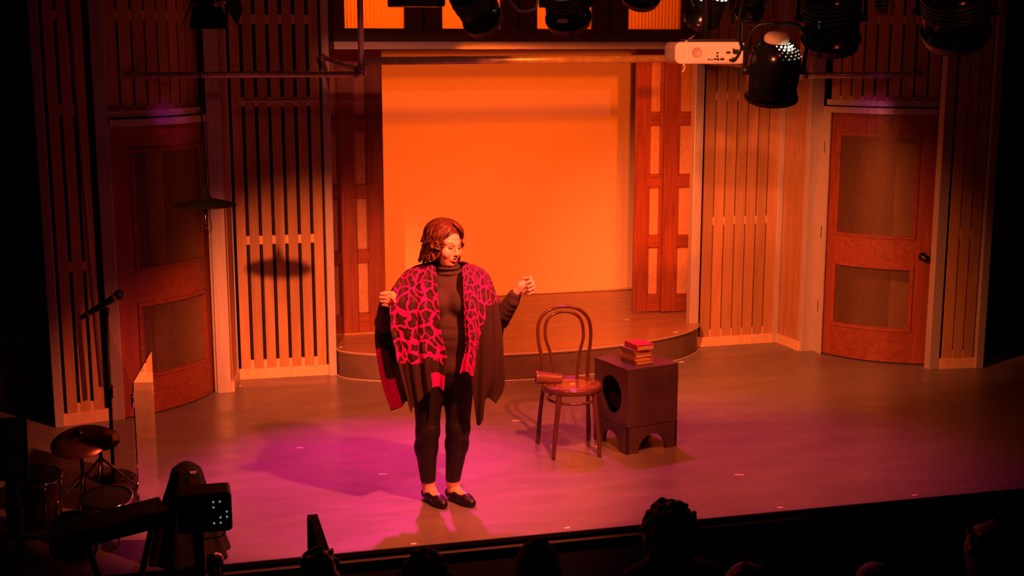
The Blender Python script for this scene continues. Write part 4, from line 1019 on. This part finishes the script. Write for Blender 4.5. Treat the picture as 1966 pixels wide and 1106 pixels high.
def mk_l(u, t, g):
    return ((t < .80-.10*u)*1.0*(g[..., 2] > .74-.0*u), ((t > .88) & (u < .30) & (t < .995) & (u > .02))*1.0)
def mk_r(u, t, g):
    z = g[..., 2]; pr = (u > .36+.30*np.clip((1.2-z)/.3, 0, 1)*(z < 1.2))*1.0
    return (np.where(z > 1.19, 1.0, pr)*(z > .80), ((z < .93) & (u > .80) & (z > .80))*1.0)
def mk_b(u, t, g):
    z = g[..., 2]
    return ((z > 1.2)*1.0, (((u < .075) & (z < .9) & (z > .72)) | ((u < .20) & (z < .72) & (z > .55)))*1.0)
pon = reg(bpy.data.objects.new('poncho', None), per)
for nm, Ls, mk, fo in (('front_left', FL, mk_l, ((.009, 3.2, .4, .8), (.006, 5.1, 1.9, -1))), ('front_right', FRl, mk_r, ((.010, 2.6, 1.2, .6), (.007, 4.7, .3, 1.2))), ('back', BK, mk_b, ((.012, 5, .2, .5), (.006, 9, 1.3, 1)))):
    o = reg(bpy.data.objects.new(nm, sheet(nm, Ls, mk, folds=fo)), pon)
    sm = o.modifiers.new('thick', 'SOLIDIFY'); sm.thickness = .006; sm.offset = 0

# ------------------------------------------------------------------ audience heads
def member(label, u, y, ztop, hw, hair, curl=0, scale=1.0, rotz=0, hood=False):
    root = thing('person', label, 'person', (u, y, ztop), rotz)
    sx = hw/2; hh = .235*scale
    A = Field((-.30, -.24, -.66), (.30, .28, .02), .009)
    A.ell((0, 0, -hh*.52), (.072*scale, .092*scale, hh*.47), .02).cap((0, -.01, -hh*.8), (0, -.02, -hh*1.3), .055*scale, .06*scale, .03)
    A.cap((-.15*scale, -.02, -hh*1.45), (.15*scale, -.02, -hh*1.45), .07*scale, .07*scale, .04).ell((0, 0, -hh*1.9), (.19*scale, .12*scale, .24), .05)
    soft(A, 'body', 'jumper', root)
    G = Field((-.26, -.26, -.45), (.26, .26, .06), .008)
    G.ell((0, -.012, -hh*.47), (sx*.92, sx*1.05, hh*.47), .02)
    if hood:
        G.ell((0, -.02, -hh*.75), (sx*1.02, sx*1.05, hh*.5), .03).cap((0, -.02, -.02), (0, -.03, -.012), .03, .03, .03)
    else:
        G.ell((0, -.04, -hh*.75), (sx*.95, sx*.95, hh*.42), .03)
    for i in range(curl):
        th = math.acos(rng.uniform(-.75, 1)); ph = rng.uniform(0, 2*PI)
        p = np.array((sx*.95*math.sin(th)*math.cos(ph), -.015+sx*1.05*math.sin(th)*math.sin(ph), -hh*.5+hh*.5*math.cos(th)))
        G.cap(p, p+rng.normal(0, .014, 3), .014+rng.uniform(0, .012), .012, .006)
    soft(G, 'hood' if hood else 'hair', hair, root)
    return root
member('audience member seen from behind with tall dark curly hair', 2.10, 5.3, .552, .235, 'hair_dark', 150, 1.05)
member('audience member with smooth reddish hair or hood below the chair', 1.475, 5.3, .44, .205, 'hood_red', 0, 1, hood=True)
member('audience member with dark wavy hair just below the performer', .965, 5.3, .43, .20, 'hair_dark', 70)
member('audience member barely showing right of the tall curly head', 2.44, 5.2, .272, .2, 'hair_dark', 20)
gl = member('audience member low in the picture with a thin pale rim on the hair', 2.985, 5.0, .296, .2, 'hair_dark', 0)
MB().tube([(2.985-.105*math.cos(t), 5.0-.03, .18+.11*math.sin(t)) for t in [R(20+8*i) for i in range(8)]], .0025, 5).build('rim_highlight', M['chrome'], gl)  # bright tube shaped as the rim highlight along the hair
bg = member('large dark audience figure at the far right with a small glint', 3.30, 4.6, .60, .25, 'hair_dark', 10, 1.15)
MB().tube([(3.30-.13*math.cos(t), 4.57, .47+.12*math.sin(t)) for t in [R(38+7*i) for i in range(4)]], .003, 5).build('rim_glint', M['chrome'], bg)  # bright arc modelled in place of a glint of light on the head
member('audience member with glossy dark hair before the tapered black board', .505, 5.3, .485, .16, 'black_gloss', 26, .85)

# ------------------------------------------------------------------ stage-left pit: shield, microphone, drums, keyboard
sh = thing('acrylic_shield', 'clear acrylic drum shield panel mirroring the stage floor and slats', 'drum shield', (-.296, 7.2, 0))
def pane(name, a, b, z0, z1a, z1b, t=.006, m='acrylic'):
    a = Vector((*a, 0)); b = Vector((*b, 0)); n_ = (b-a).normalized().cross(Vector((0, 0, 1)))*t
    mb = MB(); P = lambda q, z: Vector((q.x, q.y, z))
    mb.hexa([P(a, z0), P(b, z0), P(b+n_, z0), P(a+n_, z0), P(a, z1a), P(b, z1b), P(b+n_, z1b), P(a+n_, z1a)])
    return mb.build(name, M[m], sh)
pane('mirror_pane', (-.296, 7.2), (-.21, 7.9), 0, .79, .803, m='mirror')
pane('side_pane', (-.42, 7.35), (-.302, 7.195), 0, 1.10, .80)
for z in (.15, .65): MB().tube([(-.299, 7.19, z), (-.299, 7.19, z+.08)], .008, 8).build('hinge', M['chrome'], sh)

mc = thing('microphone_stand', 'microphone on a straight stand before the left door', 'microphone stand', (-.47, 8.0, 0))
MB().lathe([(0, 0), (.12, 0), (.125, .008), (.11, .02), (.03, .03), (0, .03)], (-.47, 8.0, 0), (0, 0, 1), 28).build('base', M['black'], mc)
MB().tube([(-.47, 8.0, .02), (-.455, 8.0, 1.03)], .011, 10).build('pole', M['black'], mc); MB().tube([(-.462, 8.0, .5), (-.46, 8.0, .58)], .018, 10).build('collar', M['black'], mc)
MB().tube([(-.455, 8.0, 1.02), (-.45, 8.0, 1.06)], .016, 10).build('clip', M['black'], mc)
mi = thing('microphone', 'black handheld microphone tilted on the stand at the left', 'microphone', (-.45, 8.0, 1.09))
d_ = Vector((.255, 0, .146)).normalized(); p_ = Vector((-.603, 7.985, 1.007))
MB().lathe([(0, 0), (.014, 0), (.014, .025), (.015, .03), (.022, .21), (.024, .225), (0, .225)], p_, d_, 20).build('handle', M['black_gloss'], mi)
MB().lathe([(.0145, .04), (.0165, .041), (.0165, .055), (.0155, .056)], p_, d_, 18).build('grip_ring', M['cable'], mi)
MB().lathe([(.023, .22), (.028, .225), (.028, .238), (.024, .24)], p_, d_, 20).build('collar_ring', M['cable'], mi)
MB().ball(p_+d_*.262, .031, 10).build('grille', M['black'], mi)

def cymbal(label, c, r, h, tilt):
    root = thing('cymbal', label, 'cymbal', (c[0], c[1], 0)); ax = Vector(tilt).normalized()
    MB().lathe([(.008, .022), (.03, .02), (.045, .006), (r*.6, -.004), (r, -.018), (r, -.021), (r*.6, -.007), (.04, .002), (.008, .018)], c, ax, 40).build('plate', M['cymbal'], root)
    MB().tube([(c[0], c[1], .02), tuple(Vector(c)+ax*.05)], .01, 8).build('stand_pole', M['black'], root)
    for k in range(3):
        a = 2*PI*k/3+.4; MB().tube([(c[0], c[1], .22), (c[0]+.2*math.cos(a), c[1]+.2*math.sin(a), .006)], .008, 8).build('stand_leg', M['chrome'], root)
    MB().lathe([(0, .05), (.012, .05), (.014, .03), (.006, .022)], c, ax, 14).build('wing_nut', M['chrome'], root)
cymbal('reddish bronze cymbal catching light behind the drums at the left', (-.52, 7.72, .35), .12, .32, (.1, -.35, 1))
cymbal('wider dark cymbal in front of the reddish one at the left', (-.60, 7.45, .42), .17, .4, (-.1, -.3, 1))
def drum(label, c, r, h, tilt=(0, -.15, 1)):
    root = thing('drum', label, 'drum', c); ax = Vector(tilt).normalized(); d, u, w_ = frame_axes(ax) if abs(ax.z) < .999 else (ax, Vector((1, 0, 0)), Vector((0, 1, 0)))
    MB().lathe([(0, 0), (r, 0), (r, h), (r*.97, h+.001)], c, ax, 36).build('shell', M['drum'], root)
    MB().lathe([(0, h-.002), (r*.97, h-.002)], c, ax, 36).build('head', M['phone'], root)
    for q in (.01, h): MB().lathe([(r, q-.008), (r+.008, q-.008), (r+.008, q+.008), (r, q+.008)], c, ax, 36).build('rim', M['chrome'], root)
    for k in range(8):
        a = 2*PI*k/8; b = Vector(c)+(u*math.cos(a)+w_*math.sin(a))*(r+.01); MB().tube([b+ax*.02, b+ax*(h-.01)], .005, 6).build('tension_rod', M['chrome'], root)
    for k in range(3):
        a = 2*PI*k/3; b = Vector(c)+(u*math.cos(a)+w_*math.sin(a))*(r+.012); MB().tube([b+ax*h*.6, Vector((b.x+.03*math.cos(a), b.y, .006))], .007, 6).build('leg', M['chrome'], root)
drum('dark snare drum with chrome rim at the left of the stage', (-.45, 6.95, .12), .13, .12)
drum('dark tom drum with chrome rim nearest the lower left corner', (-.60, 6.58, .10), .11, .15, (.2, -.3, 1))
drum('largest dark drum lying behind the snare and the tom', (-.84, 7.15, .05), .14, .28, (.05, -.1, 1))

ms = thing('music_stand', 'black music stand at the left edge of the picture', 'music stand', (-.86, 6.62, 0))
MB().tube([(-.86, 6.64, 0), (-.86, 6.64, .5)], .012, 8).build('pole', M['black'], ms)
MB().hexa([(-1.05, 6.60, .48), (-.79, 6.60, .48), (-.79, 6.62, .48), (-1.05, 6.62, .48), (-1.05, 6.68, .78), (-.79, 6.68, .78), (-.79, 6.69, .78), (-1.05, 6.69, .78)]).build('desk', M['black'], ms)
for k in range(3): MB().tube([(-.86, 6.64, .15), (-.86+.1*math.cos(2*PI*k/3), 6.64+.1*math.sin(2*PI*k/3), .006)], .008, 8).build('leg', M['black'], ms)
shm = MB().hexa([(-.905, 6.588, .515), (-.815, 6.588, .515), (-.815, 6.590, .515), (-.905, 6.590, .515), (-.905, 6.664, .775), (-.805, 6.664, .775), (-.805, 6.666, .775), (-.905, 6.666, .775)]).build('sheet_music', M['sheet'])
tag(shm, 'page of sheet music on the stand at the left edge', 'sheet music')

kb = thing('keyboard', 'dark electric keyboard on a stand in the lower left', 'keyboard', (-.35, 6.0, -.8))
MB().hexa([(-.56, 5.86, .36), (-.12, 6.02, .385), (-.16, 6.26, .385), (-.60, 6.10, .36), (-.56, 5.86, .43), (-.12, 6.02, .455), (-.16, 6.26, .455), (-.60, 6.10, .43)]).build('case', M['black'], kb, bevel=.008)
for k in range(14):
    t = k/14; a = Vector((-.545+.42*t, 5.872+.153*t, .431+.025*t)); MB().hexa([a, a+Vector((.027, .0095, .0016)), a+Vector((.007, .14, .0016)), a+Vector((-.02, .13, 0)), a+Vector((0, 0, .006)), a+Vector((.027, .0095, .0076)), a+Vector((.007, .14, .0076)), a+Vector((-.02, .13, .006))]).build('key', M['phone'], kb)
for q in ((-.5, -.2), (-.2, -.5)): MB().tube([(q[0], 6.06, -.85), (q[1], 6.06, .36)], .015, 8).build('stand_leg', M['black'], kb)

mx_ = thing('monitor_box', 'black mixer box with tiny lit buttons on a pole at the lower left', 'mixer', (.04, 6.0, -.85))
MB().rbox((-.078, 5.97, .355), (.172, 6.12, .545), .02, 1, 5).build('case', M['black'], mx_, bevel=.004)
MB().rbox((-.07, 5.966, .363), (.164, 5.97, .537), .016, 1, 5).build('face', M['phone'], mx_)
for i in range(3):
    for j in range(5): MB().lathe([(0, 0), (.0045, 0), (.004, .004), (0, .005)], (.088+.03*i, 5.966, .40+.026*j), (0, -1, 0), 10).build('button', M['led_green' if (i*5+j*3) % 4 < 2 else 'bead'], mx_)
for z in (.39, .50): MB().box((.166, 5.962, z), (.172, 5.97, z+.022)).build('corner_stud', M['chrome'], mx_)
MB().tube([(.02, 6.06, -.85), (.02, 6.06, .36)], .022, 10).build('pole', M['black'], mx_)
MB().tube(smooth_path([(.15, 6.05, .355), (.12, 6.0, .32), (.03, 6.0, .315)], 5), .004, 6).build('cable', M['black'], mx_)

cv = thing('draped_speaker', 'cone shaped bundle under black cloth on the stage behind the mixer box', 'speaker', (-.02, 6.62, 0))
Dr = Field((-.24, 6.40, -.01), (.22, 6.86, .60), .008)
Dr.cap((-.03, 6.62, .40), (-.04, 6.62, .0), .075, .19, .03).ell((-.03, 6.62, .43), (.07, .065, .075), .03)
for k in range(9):
    a = 2*PI*k/9; Dr.cap((-.03+.062*math.cos(a), 6.62+.062*math.sin(a), .46), (-.04+.195*math.cos(a+.2), 6.62+.195*math.sin(a+.2), .0), .012, .03, .02)
Dr.plane((0, 0, 0), (0, 0, -1)); so = soft(Dr, "cloth", "black_matte", None); so.parent = cv; so.location = (-cv.location[0], -cv.location[1], 0)
tg = MB().box((-.012, 6.542, .462), (.020, 6.547, .474)); tg.build('paper_tag', M['tape'], cv)
wd = thing('tapered_board', 'upright black tapered board at the stage edge', 'board', (.55, 5.8, -.85))
MB().hexa([(.492, 5.8, -.85), (.80, 5.8, -.85), (.93, 5.95, -.85), (.50, 5.95, -.85), (.505, 5.8, .438), (.520, 5.8, .438), (.560, 5.86, .442), (.512, 5.86, .442)]).build('board', M['black'], wd, bevel=.004)
ck = thing('chrome_canister', 'small shiny canister at the bottom edge below the mixer box', 'canister', (.083, 5.9, -.85))
MB().lathe([(0, .27), (.03, .27), (.038, .255), (.038, .235), (.034, .23), (.034, .05), (0, .05)], (.083, 5.9, 0), (0, 0, 1), 28).build('body', M['chrome'], ck)
MB().lathe([(.0, .232), (.0395, .232), (.0395, .222), (.035, .222)], (.083, 5.9, 0), (0, 0, 1), 28).build('band', M['black'], ck)
MB().tube([(.083, 5.9, -.85), (.083, 5.9, .06)], .02, 10).build('post', M['black'], ck)
